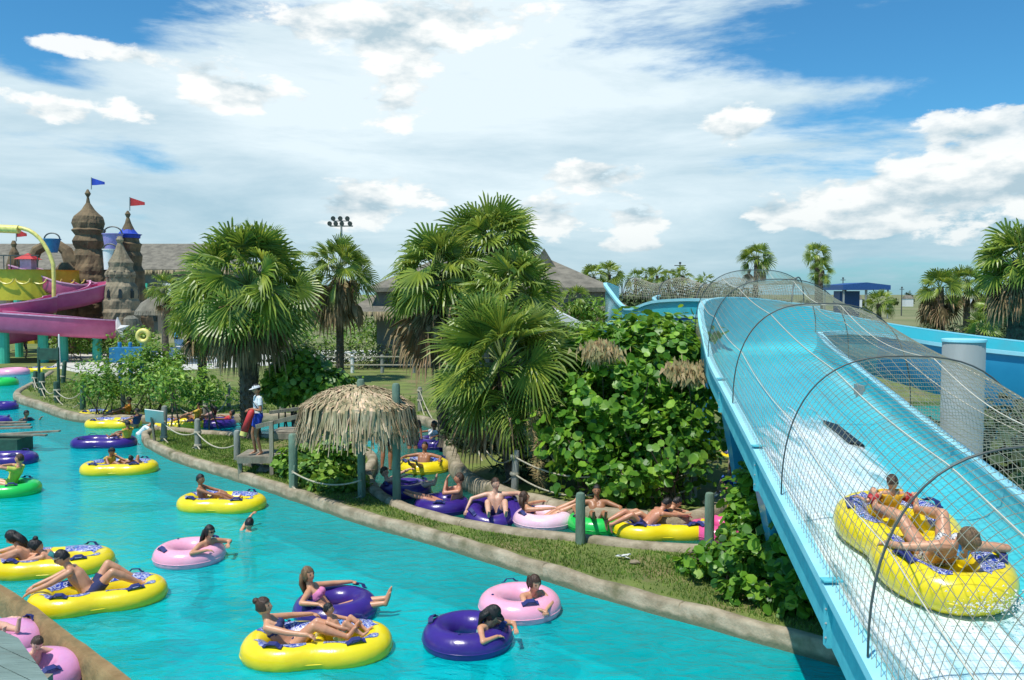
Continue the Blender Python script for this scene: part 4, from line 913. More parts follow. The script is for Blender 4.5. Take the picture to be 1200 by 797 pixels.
for h in (.9,.45):
    mb = MB(); mb.beam(G(320,437,GZ)+Vector((0,-.1,h)), G(500,437,GZ)+Vector((0,-.1,h)), .05,.06); mb.build('rail', M['rope'], wf, off=off)
# signs
b = G(192,517,GZ); c = D(181,488,b.y-.25)
sg = empty('sign', (c.x,c.y,GZ), 'blank white square board tilted on a short wooden arm at the lawn tip', 'sign')
mb = MB(); Mt = Matrix.Rotation(.35, 3, 'Z') @ Matrix.Rotation(R(-52), 3, 'X') @ Matrix.Rotation(.25, 3, 'Y'); mb.box(c, (.52,.5,.025), M=Mt); mb.build('panel', M['white'], sg, off=(c.x,c.y,GZ))
mb = MB(); mb.beam((c.x-.02,c.y+.06,GZ-.1),(c.x-.12,c.y+.05,c.z+.1), .1,.05); mb.build('stake', M['wood'], sg, off=(c.x,c.y,GZ))
b = G(57,461,GZ); c = D(57,415,b.y)
sg = empty('sign', (b.x,b.y,GZ), 'dark green board on two tall dark posts at the far left lawn tip', 'sign')
mb = MB(); mb.box((c.x,c.y,c.z), (.85,.05,.5)); mb.build('panel', M['postdark'], sg, off=(b.x,b.y,GZ))
for dx in (-.42,.42): q = postmesh(b.x+dx, b.y+.06, GZ-.1, c.z+.3, .06); q.build('post', M['postdark'], sg, off=(b.x,b.y,GZ))
b = G(70,430,GZ); mb = MB(); mb.lathe((0,0,0), [(.05,-.1),(.045,1.9),(.02,1.95)], 10); tag(setloc(mb.build('pole', M['white']), b), 'thin white pole behind the dark green board', 'pole')
# litter
mb = MB(); rr = random.Random(3)
for i in range(5): mb.add([Vector((rr.uniform(-.14,.14), rr.uniform(-.08,.08), rr.uniform(0,.06))) for _ in range(4)], [(0,1,2),(0,2,3),(0,3,1)])
tag(setloc(mb.build('litter', M['white']), G(731,656,GZ)+Vector((0,0,.03))), 'crumpled white paper lying on the lawn strip', 'litter')
mb = MB(); mb.ell((0,0,0), (.09,.06,.04), 8, 6, fn=lambda d, q: q*(1+.3*noise.noise(d*3))); tag(setloc(mb.build('stone', M['sandpale']), G(744,661,GZ)+Vector((0,0,.03))), 'small tan stone beside the white paper on the lawn', 'stone')
# ------------------------------------------------------------------ photographer's deck (bottom left corner)
dz = 3.0; A0 = G(21,747,dz); A1 = G(57,797,dz); dv = (A1-A0).normalized(); A2 = A1+dv*3.4; B0 = G(-110,690,dz)
dk = empty('wooden_deck', (A0.x-.8, A0.y-1.2, GZ), 'grey green plank deck at the bottom left corner, high above the channel', 'deck'); doff = (A0.x-.8, A0.y-1.2, GZ)
pv = (A0-B0).normalized(); mb = MB()
acr = Vector((pv.x,pv.y,0)); nd = 14; wid = 4.9/nd
for i in range(nd):
    e0 = A0+dv*(i*wid*1.0+.008); e1 = A0+dv*((i+1)*wid-.008)
    mb.add([Vector((*(e-acr*ext).to_2d(), z)) for z in (dz-.05, dz) for (e, ext) in ((e0,0),(e1,0),(e1,3.2),(e0,3.2))], [(0,3,2,1),(4,5,6,7),(0,1,5,4),(1,2,6,5),(2,3,7,6),(3,0,4,7)])
mb.build('planks', M['deckwood'], dk, off=doff)
mb = MB(); mb.beam(A0-acr*.08+Vector((0,0,-.14)), A2-acr*.08+Vector((0,0,-.14)), .05,.16); mb.build('joist', M['deckwood'], dk, off=doff)
for e in (A0+dv*.5-acr*.15, A0+dv*3.5-acr*.15, A0+dv*.5-acr*2.8):
    mb = MB(); mb.box((e.x,e.y,(dz-.06-.6)/2), (.14,.14,dz-.06+.6)); mb.build('post', M['wood'], dk, off=doff)
# distant timber jetty at the left edge
jp = G(6,531,.0); jt = empty('jetty', (jp.x,jp.y,0), 'dark wooden jetty corner with loose boards sticking out, at the left edge', 'jetty'); jo = (jp.x,jp.y,0)
mb = MB(); mb.box((jp.x-.6,jp.y+.4,.13), (1.9,.8,.5)); mb.build('block', M['postdark'], jt, off=jo)
mb = MB()
for i, (x1, dy, z) in enumerate(((1.2,.1,.55),(.95,-.15,.5),(.25,.35,.68),(.1,.55,.76),(-.1,.7,.84))): mb.beam((jp.x-1.6,jp.y+.4+dy*.3,.4+i*.09), (jp.x+.1+x1,jp.y+.4+dy,z-.03*i), .14, .045)
mb.build('board', M['wood'], jt, off=jo)
# ------------------------------------------------------------------ buildings
def hip(name, label, x0, x1, y0, y1, ze, zr, zw, over=.5, tier=None, root=None):
    bc = ((x0+x1)/2, (y0+y1)/2, GZ); root = empty(name, bc, label, 'building')
    mb = MB(); mb.poly([(x0+over,y0+over),(x1-over,y0+over),(x1-over,y1-over),(x0+over,y1-over)], GZ-.1, ze+.15); mb.build('wall', M['wallwood'], root, off=bc)
    ym = (y0+y1)/2; rr = (y1-y0)/2*.75
    mb = MB()
    def roof(x0, x1, y0, y1, ze, zr, rr, th=.25, nx=30):
        ym = (y0+y1)/2; 
        vs = [(x0,y0,ze),(x1,y0,ze),(x1,y1,ze),(x0,y1,ze),(x0+rr,ym,zr),(x1-rr,ym,zr)]
        vs += [(v[0],v[1],v[2]-th) for v in vs]
        mb.add(vs, [(0,1,5,4),(1,2,5),(2,3,4,5),(3,0,4),(0,6,7,1),(1,7,8,2),(2,8,9,3),(3,9,6,0),(9,8,7,6)])
    if tier: roof(x0, x1, y0, y1, ze, zr, rr); roof(x0-tier, x1+tier, y0-tier, y1+tier, ze-1.4, ze+.1, rr*.4)
    else: roof(x0, x1, y0, y1, ze, zr, rr)
    mb.build('roof', M['roofthatch'], root, off=bc)
    return root, bc
def fringe(root, bc, x0, x1, y, z, seed, dz=.5):
    r = random.Random(seed); mb = MB(); n = int((x1-x0)*14)
    for i in range(n):
        x = r.uniform(x0, x1); h = dz*r.uniform(.4,1.1); mb.add([(x-.06,y-.06,z+.12),(x+.06,y-.06,z+.12),(x+r.uniform(-.05,.05),y-.14,z-h)], [(0,1,2)])
    mb.build('thatch_fringe', M['thatch'], root, off=bc)
a = D(-60,318,95); b_ = D(232,318,95)
rt, bc = hip('thatched_hall', 'long low hall with a grey thatched roof behind the sandcastle towers', a.x-8, b_.x+6, 92, 108, 7.2, 10.4, 7.2)
fringe(rt, bc, a.x-8, b_.x+5, 92, 7.0, 3)
for i in range(7):
    x = a.x+3+i*6.6; mb = MB(); mb.box((x,92.42,3.2), (2.4,.1,3.2)); mb.build('window', M['glassd'], rt, off=bc)
for x in (-39.5,-41.5,-37.0): mb = MB(); mb.box((x,91.8,4.0), (.8,.3,3.4)); mb.build('column', M['teal' if x == -39.5 else 'white'], rt, off=bc)
a = D(436,345,52); b_ = D(708,345,52)
rt, bc = hip('thatched_hall', 'big thatched hall with a hipped roof half hidden by the central palms', a.x, b_.x+.4, 50, 62, 4.9, 7.2, 4.0, tier=1.2)
fringe(rt, bc, a.x-1, b_.x, 48.8, 3.4, 4)
mb = MB(); px0 = D(645,318,52); px0.x = 2.0; mb.add([(px0.x-.8,53.4,6.1),(px0.x+.8,53.4,6.1),(px0.x,53.2,7.35),(px0.x,57,7.35),(px0.x-.8,56.5,6.1),(px0.x+.8,56.5,6.1)], [(0,1,2),(1,5,3,2),(0,2,3,4),(4,3,5)]); mb.build('dormer', M['roofthatch'], rt, off=bc)
for x in (-6.8,-5.0): mb = MB(); mb.box((x,50.3,3.4), (1.1,.3,.9)); mb.build('window', M['glassd'], rt, off=bc)
mb = MB(); mb.box((3.7,50.35,3.2), (.9,.3,1.2)); mb.build('window', M['glassd'], rt, off=bc)
# white canopy
cp = D(640,362,33); mb = MB(); a = D(632,358,33); b_ = D(684,378,33); mb.add([a, a+Vector((.4,2,0)), b_+Vector((0,2,0)), b_, a+Vector((0,0,-.6))+Vector((0,0,0)), b_+Vector((0,0,-.25)), b_+Vector((0,2,-.25)), a+Vector((.4,2,-.6))], [(0,3,2,1),(0,4,5,3),(3,5,6,2),(2,6,7,1),(1,7,4,0),(4,7,6,5)])
cr_ = empty('canopy', (cp.x,cp.y,GZ), 'white sloping fabric canopy between the central palms and the hall', 'canopy'); mb.build('fabric', M['white'], cr_, off=(cp.x,cp.y,GZ))
for p in (a+Vector((.2,1,0)), b_+Vector((-.2,1,0))): q = postmesh(p.x, p.y, GZ-.1, p.z-.15, .05); q.build('pole', M['steel'], cr_, off=(cp.x,cp.y,GZ))
# blue shed
a = D(988,331,150); b_ = D(1044,331,150); bs = ((a.x+b_.x)/2,155,GZ)
rt = empty('shed', bs, 'open blue steel shed with a flat roof far across the field', 'shed')
mb = MB(); mb.add([(a.x,150,5.3),(b_.x,150,5.3),(b_.x,160,5.3),(a.x,160,5.3),(a.x,150,6.2),(b_.x,150,6.1),(b_.x,160,6.1),(a.x,160,6.2),((a.x+b_.x)/2,150,6.6),((a.x+b_.x)/2,160,6.6)], [(0,3,2,1),(0,1,5,8,4),(2,3,7,9,6),(1,2,6,5),(3,0,4,7),(4,8,9,7),(8,5,6,9)]); mb.build('roof', M['roofblue'], rt, off=bs)
for x in (a.x+.3, (a.x+b_.x)/2, b_.x-.3):
    for y in (150.4,159.5): mb = MB(); mb.box((x,y,2.6), (.25,.25,5.4)); mb.build('column', M['steel'], rt, off=bs)
mb = MB(); mb.box((a.x+3,156,2.6), (3.6,3,5.0)); mb.build('wall', M['roofblue'], rt, off=bs)
GB = 'tiny pale houses on the horizon'
for i, (x, w, Y, lb) in enumerate(((1064,9,300,'small white house on the horizon right of the blue shed'),(1140,6,320,'small pale house on the horizon behind the pair of palms'),(1182,8,310,'small pale house on the horizon near the right edge'),(1007,5,260,'small white block under the blue shed roof'))):
    p = D(x, 345, Y); root = empty('house', (p.x,p.y,GZ), lb, 'house', GB); ww = w*Y/1000
    mb = MB(); mb.box((p.x,p.y,1.5), (ww,ww,3)); mb.build('wall', M['white'], root, off=(p.x,p.y,GZ))
    mb = MB(); mb.add([(p.x-ww*.55,p.y-ww*.55,3),(p.x+ww*.55,p.y-ww*.55,3),(p.x+ww*.55,p.y+ww*.55,3),(p.x-ww*.55,p.y+ww*.55,3),(p.x-ww*.4,p.y,4.2),(p.x+ww*.4,p.y,4.2)], [(0,1,5,4),(1,2,5),(2,3,4,5),(3,0,4),(3,2,1,0)]); mb.build('roof', M['roofthatch'], root, off=(p.x,p.y,GZ))
# poles and stadium lights
p = D(400,265,85); root = empty('floodlight_mast', (p.x,p.y,GZ), 'floodlight mast with a row of round lamps above the slim palm', 'floodlight')
mb = MB(); mb.tube([(p.x,p.y,GZ-.2),(p.x,p.y,p.z)], [.16,.1], 8); mb.build('pole', M['steel'], root, off=(p.x,p.y,GZ))
mb = MB(); mb.box((p.x,p.y,p.z), (2.3,.12,.12)); mb.box((p.x,p.y,p.z+.5), (1.6,.1,.1)); mb.box((p.x,p.y,p.z+.25), (.1,.1,.5)); mb.build('crossbar', M['steel'], root, off=(p.x,p.y,GZ))
for dx, dz2 in ((-1.05,.1),(-.45,.1),(.15,.1),(.95,.1),(-.7,.6),(.0,.6),(.7,.6)):
    mb = MB(); mb.tube([(p.x+dx,p.y-.1,p.z+dz2+.18),(p.x+dx,p.y-.5,p.z+dz2+.1)], [.1,.24], 12); mb.build('lamp', M['hoop'], root, off=(p.x,p.y,GZ))
GPp = 'thin utility poles on the skyline'
for i, (x, yt, Y, lb) in enumerate(((729,320,120,'thin utility pole left of the far palms'),(749,317,130,'thin utility pole among the far palms'),(797,307,120,'tall utility pole with a cross arm above the small net tunnel'),(988,325,160,'thin utility pole at the left of the blue shed'),(1057,336,170,'thin utility pole right of the blue shed'),(1166,333,160,'thin utility pole between the palms at the right'))):
    t = D(x, yt, Y); mb = MB(); mb.tube([(0,0,-.2),(0,0,t.z-GZ)], [.12,.08], 6); mb.box((0,0,t.z-GZ-.5), (1.6 if i == 2 else .9,.1,.12)); mb.box((0,0,t.z-GZ-.15), (.3,.15,.25))
    tag(setloc(mb.build('utility_pole', M['hoop']), (t.x,t.y,GZ)), lb, 'pole', GPp)
K3 = 1.6
def D3(px, py, Y): return D(px, py, Y*K3)
# ------------------------------------------------------------------ sandcastle and toy structures, depth 34-42 m
def castle(label, px, Y, prof, m, seed, cat='tower', n=24):
    """prof: list of (pixel y, radius in px)"""
    sc = Y*K3/1000; b = D3(px, 345, Y); base = (b.x, b.y, GZ); root = empty('sandcastle_tower', base, label, cat)
    pr = []
    for (py, rp) in prof: pr.append((rp*sc, D3(px, py, Y).z-GZ))
    pr = pr[::-1]; pr2 = []
    for (r0, z0), (r1, z1) in zip(pr, pr[1:]):
        k = max(1, int(abs(z1-z0)/.22))
        for j in range(k): t = j/k; tt_ = t*t*(3-2*t); pr2.append((r0+(r1-r0)*(t+tt_)/2, z0+(z1-z0)*t))
    pr2.append(pr[-1])
    mb = MB(); mb.lathe((0,0,0), pr2, n*2, jit=lambda a, z: .12*noise.noise(Vector((math.cos(a)*2.2, math.sin(a)*2.2, z*1.0+seed)))+.06*noise.noise(Vector((math.cos(a)*7, math.sin(a)*7, z*3+seed)))+.05*abs(math.sin(z*3.3)))
    mb.build('tower_body', M[m], root); return root, base, sc
t1, b1, s1 = castle('tall onion domed sandcastle tower with a blue pennant', 106, 40, [(222,.8),(227,3.2),(231,1.2),(238,2.2),(246,7),(254,14),(262,17),(268,15),(270,17.5),(276,14.5),(283,17.5),(292,14),(300,18),(310,20),(318,22),(330,24),(350,26),(400,28)], 'sand', 1)
t2, b2, s2 = castle('second sandcastle tower with a red pennant and blue rim cap', 152, 39, [(247,.8),(251,3),(255,1.5),(262,3.5),(268,6),(272,8),(278,11),(284,11.5),(286,14),(295,11.5),(300,14),(312,13),(318,16),(335,16),(345,19),(352,18),(372,23),(400,25)], 'sand', 4)
t3, b3, s3 = castle('pale front sandcastle tower with a pointed ribbed top', 142, 36.5, [(277,2),(281,4),(285,2.5),(292,5),(300,8.5),(308,13),(313,12),(318,13.5),(325,15),(331,14),(336,17.5),(350,17),(353,19),(362,18),(366,20),(376,19),(384,23),(400,24)], 'sandpale', 7)
t4, b4, s4 = castle('low sandcastle turret with a small red pennant behind the yellow pipe', 18, 41, [(282,1.5),(286,3),(290,2),(296,5),(302,6),(310,8),(345,9),(400,10)], 'sand', 9)
def ribs(root, base, zc, rad, h, n, m):
    mb = MB()
    for i in range(n):
        a = 2*PI*i/n; mb.ell((math.cos(a)*rad*K3, math.sin(a)*rad*K3, zc), (.22*K3,.22*K3,h*K3), 7, 6)
    mb.build('rounded_ribs', M[m], root)
ribs(t1, b1, D3(106,262,40).z-GZ, .42, .42, 9, 'sand'); ribs(t3, b3, D3(142,322,36.5).z-GZ, .42, .22, 10, 'sandpale')
mb = MB()
for i in range(8): a = i*PI/4; mb.box((math.cos(a)*.78, math.sin(a)*.78, D3(142,322,36.5).z-GZ), (.2,.2,.45), rz=a)
mb.build('window_slit', M['glassd'], t3)
for (t_, px, Y, rows) in ((t1,106,40,((290,.62,5),(315,.80,6))),(t2,152,39,((305,.48,5),(330,.58,5))),(t3,142,36.5,((345,.95,6),))):
    for (py, rad_, n_) in rows:
        zc = D3(px, py, Y).z-GZ
        for i in range(n_):
            a = -PI/2+(i-(n_-1)/2)*.75; q = MB(); q.box((math.cos(a)*rad_*1.05, math.sin(a)*rad_*1.05, zc), (.22,.22,.5), rz=a); q.ell((math.cos(a)*rad_*1.05, math.sin(a)*rad_*1.05, zc+.25), (.11,.11,.14), 8, 6); q.build('window', M['glassd'], t_)
def pennant(root, base, px, pyb, pyt, Y, m, L_=.62, h=.36):
    a = D3(px, pyb, Y)-Vector(base); b = D3(px, pyt, Y)-Vector(base); mb = MB(); mb.tube([a, b], .04, 5); mb.build('flagpole', M['steel'], root)
    L_ *= K3; h *= K3; mb = MB(); n = 8; vs = []
    for i in range(n+1):
        t = i/n; y = .05*math.sin(t*6); vs += [b+Vector((t*L_, y, -.02-h*.55*t)), b+Vector((t*L_, y, -h+h*.25*t*.4))]
    mb.add(vs, [(2*i, 2*i+1, 2*i+3, 2*i+2) for i in range(n)])
    mb.v = mb.v+[(x, y+.012, z) for x, y, z in mb.v]; k = 2*(n+1); mb.f = mb.f+[tuple(i+k for i in f[::-1]) for f in mb.f]; mb.m *= 2
    mb.build('pennant', M[m], root)
pennant(t1, b1, 107, 222, 208, 40, 'blue'); pennant(t2, b2, 152, 247, 231, 39, 'red', .68, .4); pennant(t4, b4, 19, 283, 268, 41, 'red', .5, .4)
mb = MB(); z = D3(152,276,39).z-GZ; mb.lathe((0,0,0), [(.8,z-.2),(.83,z),(.96,z+.08),(.67,z+.13),(.32,z+.56),(.16,z+.8)], 16); mb.build('rim_cap', M['blue'], t2)
def bucket(px, py, Y, rt, rb, h, m, label, handle=True):
    c = D3(px, py, Y); sc = Y*K3/1000; root = empty('bucket', c, label, 'bucket'); mb = MB(); rt*=sc; rb*=sc; h*=sc
    mb.lathe((0,0,0), [(rb,-h),(rt,-.06),(rt+.05,-.06),(rt+.05,0),(rt-.04,0),(rb-.04,-h+.08)], 20); mb.build('body', M[m], root, smooth=True, auto=40)
    if handle: mb = MB(); mb.tube([Vector((math.cos(PI*i/14)*rt, .0, math.sin(PI*i/14)*rt*.75)) for i in range(15)], .05, 6); mb.build('handle', M['hoop'], root)
    return root
bucket(61,280,38,9,5.5,16,'bluep','blue tipping bucket sitting on top of the brown arch')
bucket(132,274,38,11,8,23,'lilac','lilac bucket between the two tall sandcastle towers')
bucket(129,292,36.5,8,7,24,'white','pale grey bucket below the lilac bucket between the towers')
# arch that carries the blue bucket
a_ = empty('sandcastle_arch', (D3(60,345,39.5).x, 39.5*K3, GZ), 'brown rough arch with the blue bucket on top, left of the tall tower', 'arch'); ab = (D3(60,345,39.5).x, 39.5*K3, GZ)
mb = MB(); mb.tube([D3(36,330,39.5), D3(38,305,39.5), D3(44,293,39.5), D3(53,288,39.5), D3(68,287,39.5), D3(78,294,39.5), D3(85,308,39.5), D3(87,335,39.5), D3(88,400,39.5)], [q_*K3 for q_ in (.3,.26,.24,.22,.22,.26,.36,.45,.5)], 9); mb.v = [tuple(Vector(v)*(1)+Vector((.08*noise.noise(Vector(v)*2), 0, .08*noise.noise(Vector(v)*2+Vector((5,0,0)))))) for v in mb.v]; mb.build('arch_body', M['sand'], a_, off=ab)
mb = MB(); mb.lathe((D3(106,345,39).x-1.6, 38.8*K3, 0), [(.8,.2),(.7,4),(.8,5.6),(.6,6.4),(.3,6.8)], 16, jit=lambda a, z: .12*noise.noise(Vector((a,z,1)))); mb.build('buttress', M['sand'], a_, off=ab)
# pink flumes
def curve_flume(label, pts, hw, h, m1, m2, grp):
    c = pts[len(pts)//2]; off = (c.x, c.y, GZ); root = empty('water_slide', off, label, 'water slide', grp)
    sweep('f', stations([(p.x,p.y,p.z-h*K3,hw*K3,h*K3,h*K3,.42) for p in pts], .5), (M[m1], M[m1], M[m2]), root, off, rim=.11)
    return root, off
GS = 'pink slides at the play tower'
r1, o1 = curve_flume('upper magenta slide starting on the tower and swinging round in front of it', [D3(22,311,38.5), D3(50,319,38.2), D3(80,331,37.8), D3(100,334,38.0), D3(115,330,38.4), D3(123,329,37.6), D3(119,332,36.6), D3(95,340,36), D3(62,346,35.4), D3(55,349,35.2), D3(20,355,34.6), D3(-20,362,34.6)], .55, .42, 'magenta', 'magrim', GS)
r2, o2 = curve_flume('middle magenta slide running right and ending at the pale tower', [D3(-25,364,33.4), D3(20,367,33.4), D3(60,370,33.6), D3(100,373,34), D3(128,375,34.6)], .6, .5, 'magenta', 'magrim', GS)
r3, o3 = curve_flume('lowest magenta slide piece behind the teal posts', [D3(-25,388,35), D3(15,384,35.2), D3(45,379,35.6), D3(75,377,36)], .5, .4, 'magenta', 'magrim', GS)
for (px, Y, pt, root, off) in ((50,33.6,385,r2,o2),(113,34.2,374,r2,o2),(73,34,372,r2,o2),(4,33.2,378,r2,o2)):
    p = D3(px, pt, Y); mb = MB(); mb.lathe((p.x,p.y,GZ-.1), [(.3,0),(.3,p.z-GZ)], 12); mb.build('post', M['teal'], root, off=off)
# play tower with a scalloped yellow skirt
def zt(py): return D3(30, py, 37.5).z
ty = 37.5*K3; pb = D3(25,345,37.5); pt_ = empty('play_tower', (pb.x,ty,GZ), 'play tower with a curved yellow wall and teal posts at the left edge', 'play tower'); po2 = (pb.x,ty,GZ)
mb = MB(); n = 24; vs = []
for i in range(n+1):
    a = PI*1.02+(PI*.96)*i/n; x = pb.x-1+math.cos(a)*4; y = ty+2.4+math.sin(a)*3.2
    vs += [(x,y,zt(352)), (x,y,zt(316)), (x+math.cos(a)*.2,y+math.sin(a)*.2,zt(316))]
mb.add(vs, [(3*i,3*i+3,3*i+4,3*i+1) for i in range(n)]+[(3*i+1,3*i+4,3*i+5,3*i+2) for i in range(n)]); mb.build('yellow_wall', M['yellowp'], pt_, off=po2)
for i in range(12):
    a = PI*1.05+(PI*.9)*i/11; mb = MB(); x = pb.x-1+math.cos(a)*4.1; y = ty+2.4+math.sin(a)*3.3; mb.tube([(x+math.sin(k*PI/6-PI/2)*.5, y-.05, zt(327)-math.cos(k*PI/6-PI/2)*.35) for k in range(7)], .05, 5); mb.build('scallop', M['yellowpipe'], pt_, off=po2)
mb = MB(); mb.box((pb.x-1.9, ty-1.2, (GZ+.9+zt(357))/2), (8.6,.2,zt(357)-GZ-.9)); mb.build('yellow_panel', M['yellowp'], pt_, off=po2)
for x in (pb.x-2.4,pb.x+.6,pb.x+2.4,pb.x-5.1): mb = MB(); mb.lathe((x,ty-1.5,GZ-.1), [(.25,0),(.25,zt(350)-GZ)], 10); mb.build('post', M['teal'], pt_, off=po2)
mb = MB(); mb.box((pb.x-1,ty+2.4,zt(315)-.1), (6.4,4,.15)); mb.build('platform', M['wood'], pt_, off=po2)
for i in range(12): mb = MB(); x = pb.x-4.4+i*.48; mb.beam((x,ty+.6,zt(315)),(x,ty+.6,zt(299)), .05,.05); mb.build('baluster', M['hoop'], pt_, off=po2)
mb = MB(); mb.beam((pb.x-4.5,ty+.6,zt(299)),(pb.x+1,ty+.6,zt(299)), .08,.08); mb.build('handrail', M['hoop'], pt_, off=po2)
q = D3(33,304,38); mb = MB(); mb.add([(q.x-.7,q.y-.6,q.z),(q.x+.7,q.y-.6,q.z),(q.x+.7,q.y+.6,q.z),(q.x-.7,q.y+.6,q.z),(q.x,q.y,q.z+.45)], [(0,1,4),(1,2,4),(2,3,4),(3,0,4),(3,2,1,0)]); mb.build('booth_roof', M['red'], pt_, off=po2)
mb = MB(); mb.box((q.x,q.y,q.z-.6), (.8,.7,1.19)); mb.build('booth', M['magrim'], pt_, off=po2)
yp = empty('water_pipe', (pb.x-1,35*K3,GZ), 'yellow pipe with a thick nozzle end arching over the pink slides', 'pipe'); yo = (pb.x-1,35*K3,GZ)
mb = MB(); mb.tube([D3(-30,262,35), D3(0,268,35), D3(22,269,35)], [.22,.27,.27], 12); mb.build('nozzle', M['yellowpipe'], yp, off=yo, smooth=True, auto=50)
mb = MB(); mb.tube(spline([D3(22,267,35), D3(34,270,35), D3(46,279,35), D3(55,292,35), D3(61,306,35), D3(63,322,35), D3(63,400,35)], .4), .13, 8); mb.build('arching_pipe', M['yellowpipe'], yp, off=yo, smooth=True)
# thatched umbrellas and rocks
for i, (px, py, Y, w, lb) in enumerate(((190,352,34,1.7,'grey thatched dome umbrella left behind the big left palm'),)):
    t = D3(px, py-8, Y); root = empty('thatched_umbrella', (t.x,t.y,GZ), lb, 'umbrella'); mb = MB(); r = random.Random(i+5)
    mb.lathe((t.x,t.y,0), [(w,t.z-1.35),(w*.95,t.z-1.1),(w*.75,t.z-.6),(w*.35,t.z-.15),(.05,t.z)], 22, jit=lambda a, z: .05*noise.noise(Vector((a*3,z*3,2))))
    for k in range(500):
        a = r.uniform(0,2*PI); u = r.uniform(.2,1); p = Vector((t.x+math.cos(a)*w*u, t.y+math.sin(a)*w*u, t.z-1.2*u**1.6+.03)); q2 = p+Vector((math.cos(a)*.18, math.sin(a)*.18, -.32)); s_ = Vector((-math.sin(a),math.cos(a),0))*.02; mb.add([p-s_,p+s_,q2], [(0,1,2)])
    mb.build('thatch', M['roofthatch'], root, off=(t.x,t.y,GZ)); q = postmesh(t.x,t.y,GZ-.1,t.z-.3,.08); q.build('pole', M['wood'], root, off=(t.x,t.y,GZ))
p = D3(153,370,35.8); mb = MB(); mb.lathe((0,0,0), [(.56,-.2),(.5,1.6),(.45,p.z-.4),(.2,p.z-.2)], 14, jit=lambda a, z: .2*noise.noise(Vector((a*3,z*5,2)))); tag(setloc(mb.build('spotted_column', M['rock']), (p.x,p.y,GZ)), 'rough grey spotted column at the foot of the pale tower', 'column')
p = D3(138,386,34.6); mb = MB(); pts = []
for i in range(10): a = PI/2+i*PI/5; rr = .8 if i % 2 == 0 else .34; pts.append((math.cos(a)*rr, math.sin(a)*rr))
mb.add([(x,-.05,z) for x, z in pts]+[(x,.08,z) for x, z in pts]+[(0,-.16,0)], [(i,(i+1) % 10,20) for i in range(10)]+[tuple(range(10,20))]+[(i,i+10,(i+1) % 10+10,(i+1) % 10) for i in range(10)])
mb.box((0,.03,-1.0), (.1,.06,2.4)); tag(setloc(mb.build('starfish_ornament', M['white']), p), 'pale starfish ornament in front of the pale tower', 'ornament')
# toddler play area: climbing frame, loungers
p = D(153,412,40); root = empty('climbing_frame', (p.x,p.y,GZ), 'blue green toddler climbing frame with a yellow ring behind the shrub', 'climbing frame'); po3 = (p.x,p.y,GZ)
for dx in (-.5,.0,.55): q = postmesh(p.x+dx, p.y, GZ-.1, p.z+.45, .09); q.build('post', M['bluep'], root, off=po3)
mb = MB(); mb.box((p.x,p.y,p.z-.15), (1.6,.9,.7)); mb.build('panel', M['bluep'], root, off=po3)
c = D(168,394,40); mb = MB(); mb.tube([c+Vector((math.cos(2*PI*i/20)*.26, 0, math.sin(2*PI*i/20)*.26)) for i in range(20)], .12, 8, closed=True); mb.build('ring', M['yellowpipe'], root, off=po3, smooth=True)
mb = MB(); mb.tube([c+Vector((.05,0,-.3)), (c.x+.05,c.y,GZ-.1)], .06, 6); mb.build('post', M['yellowpipe'], root, off=po3)
GL = 'sun loungers on the pale paving'
for i, (px, py, Y, rz, mm, lb) in enumerate(((228,424,33,.3,'white','white sun lounger nearest the big left palm'),(255,430,32,.2,'white','white sun lounger beside the palm trunk'),(212,412,35,.5,'white','white sun lounger behind the shrub top'),(240,410,36,-.2,'blue','blue sun lounger behind the two white ones'),(200,424,34,.1,'white','low white lounger at the shrub edge'))):
    b = G(px, py, GZ); root = empty('sun_lounger', (b.x,b.y,GZ), lb, 'sun lounger', GL, rz=rz)
    mb = MB(); mb.box((0,0,.38), (.65,1.3,.06)); mb.build('seat', M[mm], root)
    mb = MB(); mb.box((0,.9,.62), (.65,.75,.06), M=Matrix.Rotation(R(40),3,'X')); mb.build('backrest', M[mm], root)
    for x in (-.28,.28):
        for y in (-.55,.55): mb = MB(); mb.box((x,y,.18), (.05,.05,.38)); mb.build('leg', M['steel'], root)
# ------------------------------------------------------------------ inflatables
def torus_pts(a, b, waist, n=56):
    out = []
    for i in range(n):
        t = 2*PI*i/n; c, s_ = math.cos(t), math.sin(t); pw = .82 if waist else 1.0
        x = a*abs(c)**pw*(1 if c >= 0 else -1); y = b*abs(s_)**pw*(1 if s_ >= 0 else -1)
        y *= 1-waist*math.exp(-(x/(.36*a))**2)
        out.append(Vector((x,y,0)))
    return out
def ring(mb, pts, rad, n=16, mi=0, wr=0.0):
    k = len(pts); vs = []
    for i, p in enumerate(pts):
        t = (pts[(i+1) % k]-pts[i-1]).normalized(); o = Vector((t.y,-t.x,0))
        for j in range(n):
            a = 2*PI*j/n; rr = rad*(1+wr*math.sin(i*PI)*(1 if math.cos(a) > .3 else .3))
            if wr and i % 2 and -.9 < math.sin(a) < .25: rr *= 1-wr
            vs.append(p+o*math.cos(a)*rr+Vector((0,0,math.sin(a)*rr)))
    mb.add(vs, [(i*n+j, ((i+1) % k)*n+j, ((i+1) % k)*n+(j+1) % n, i*n+(j+1) % n) for i in range(k) for j in range(n)], mi)
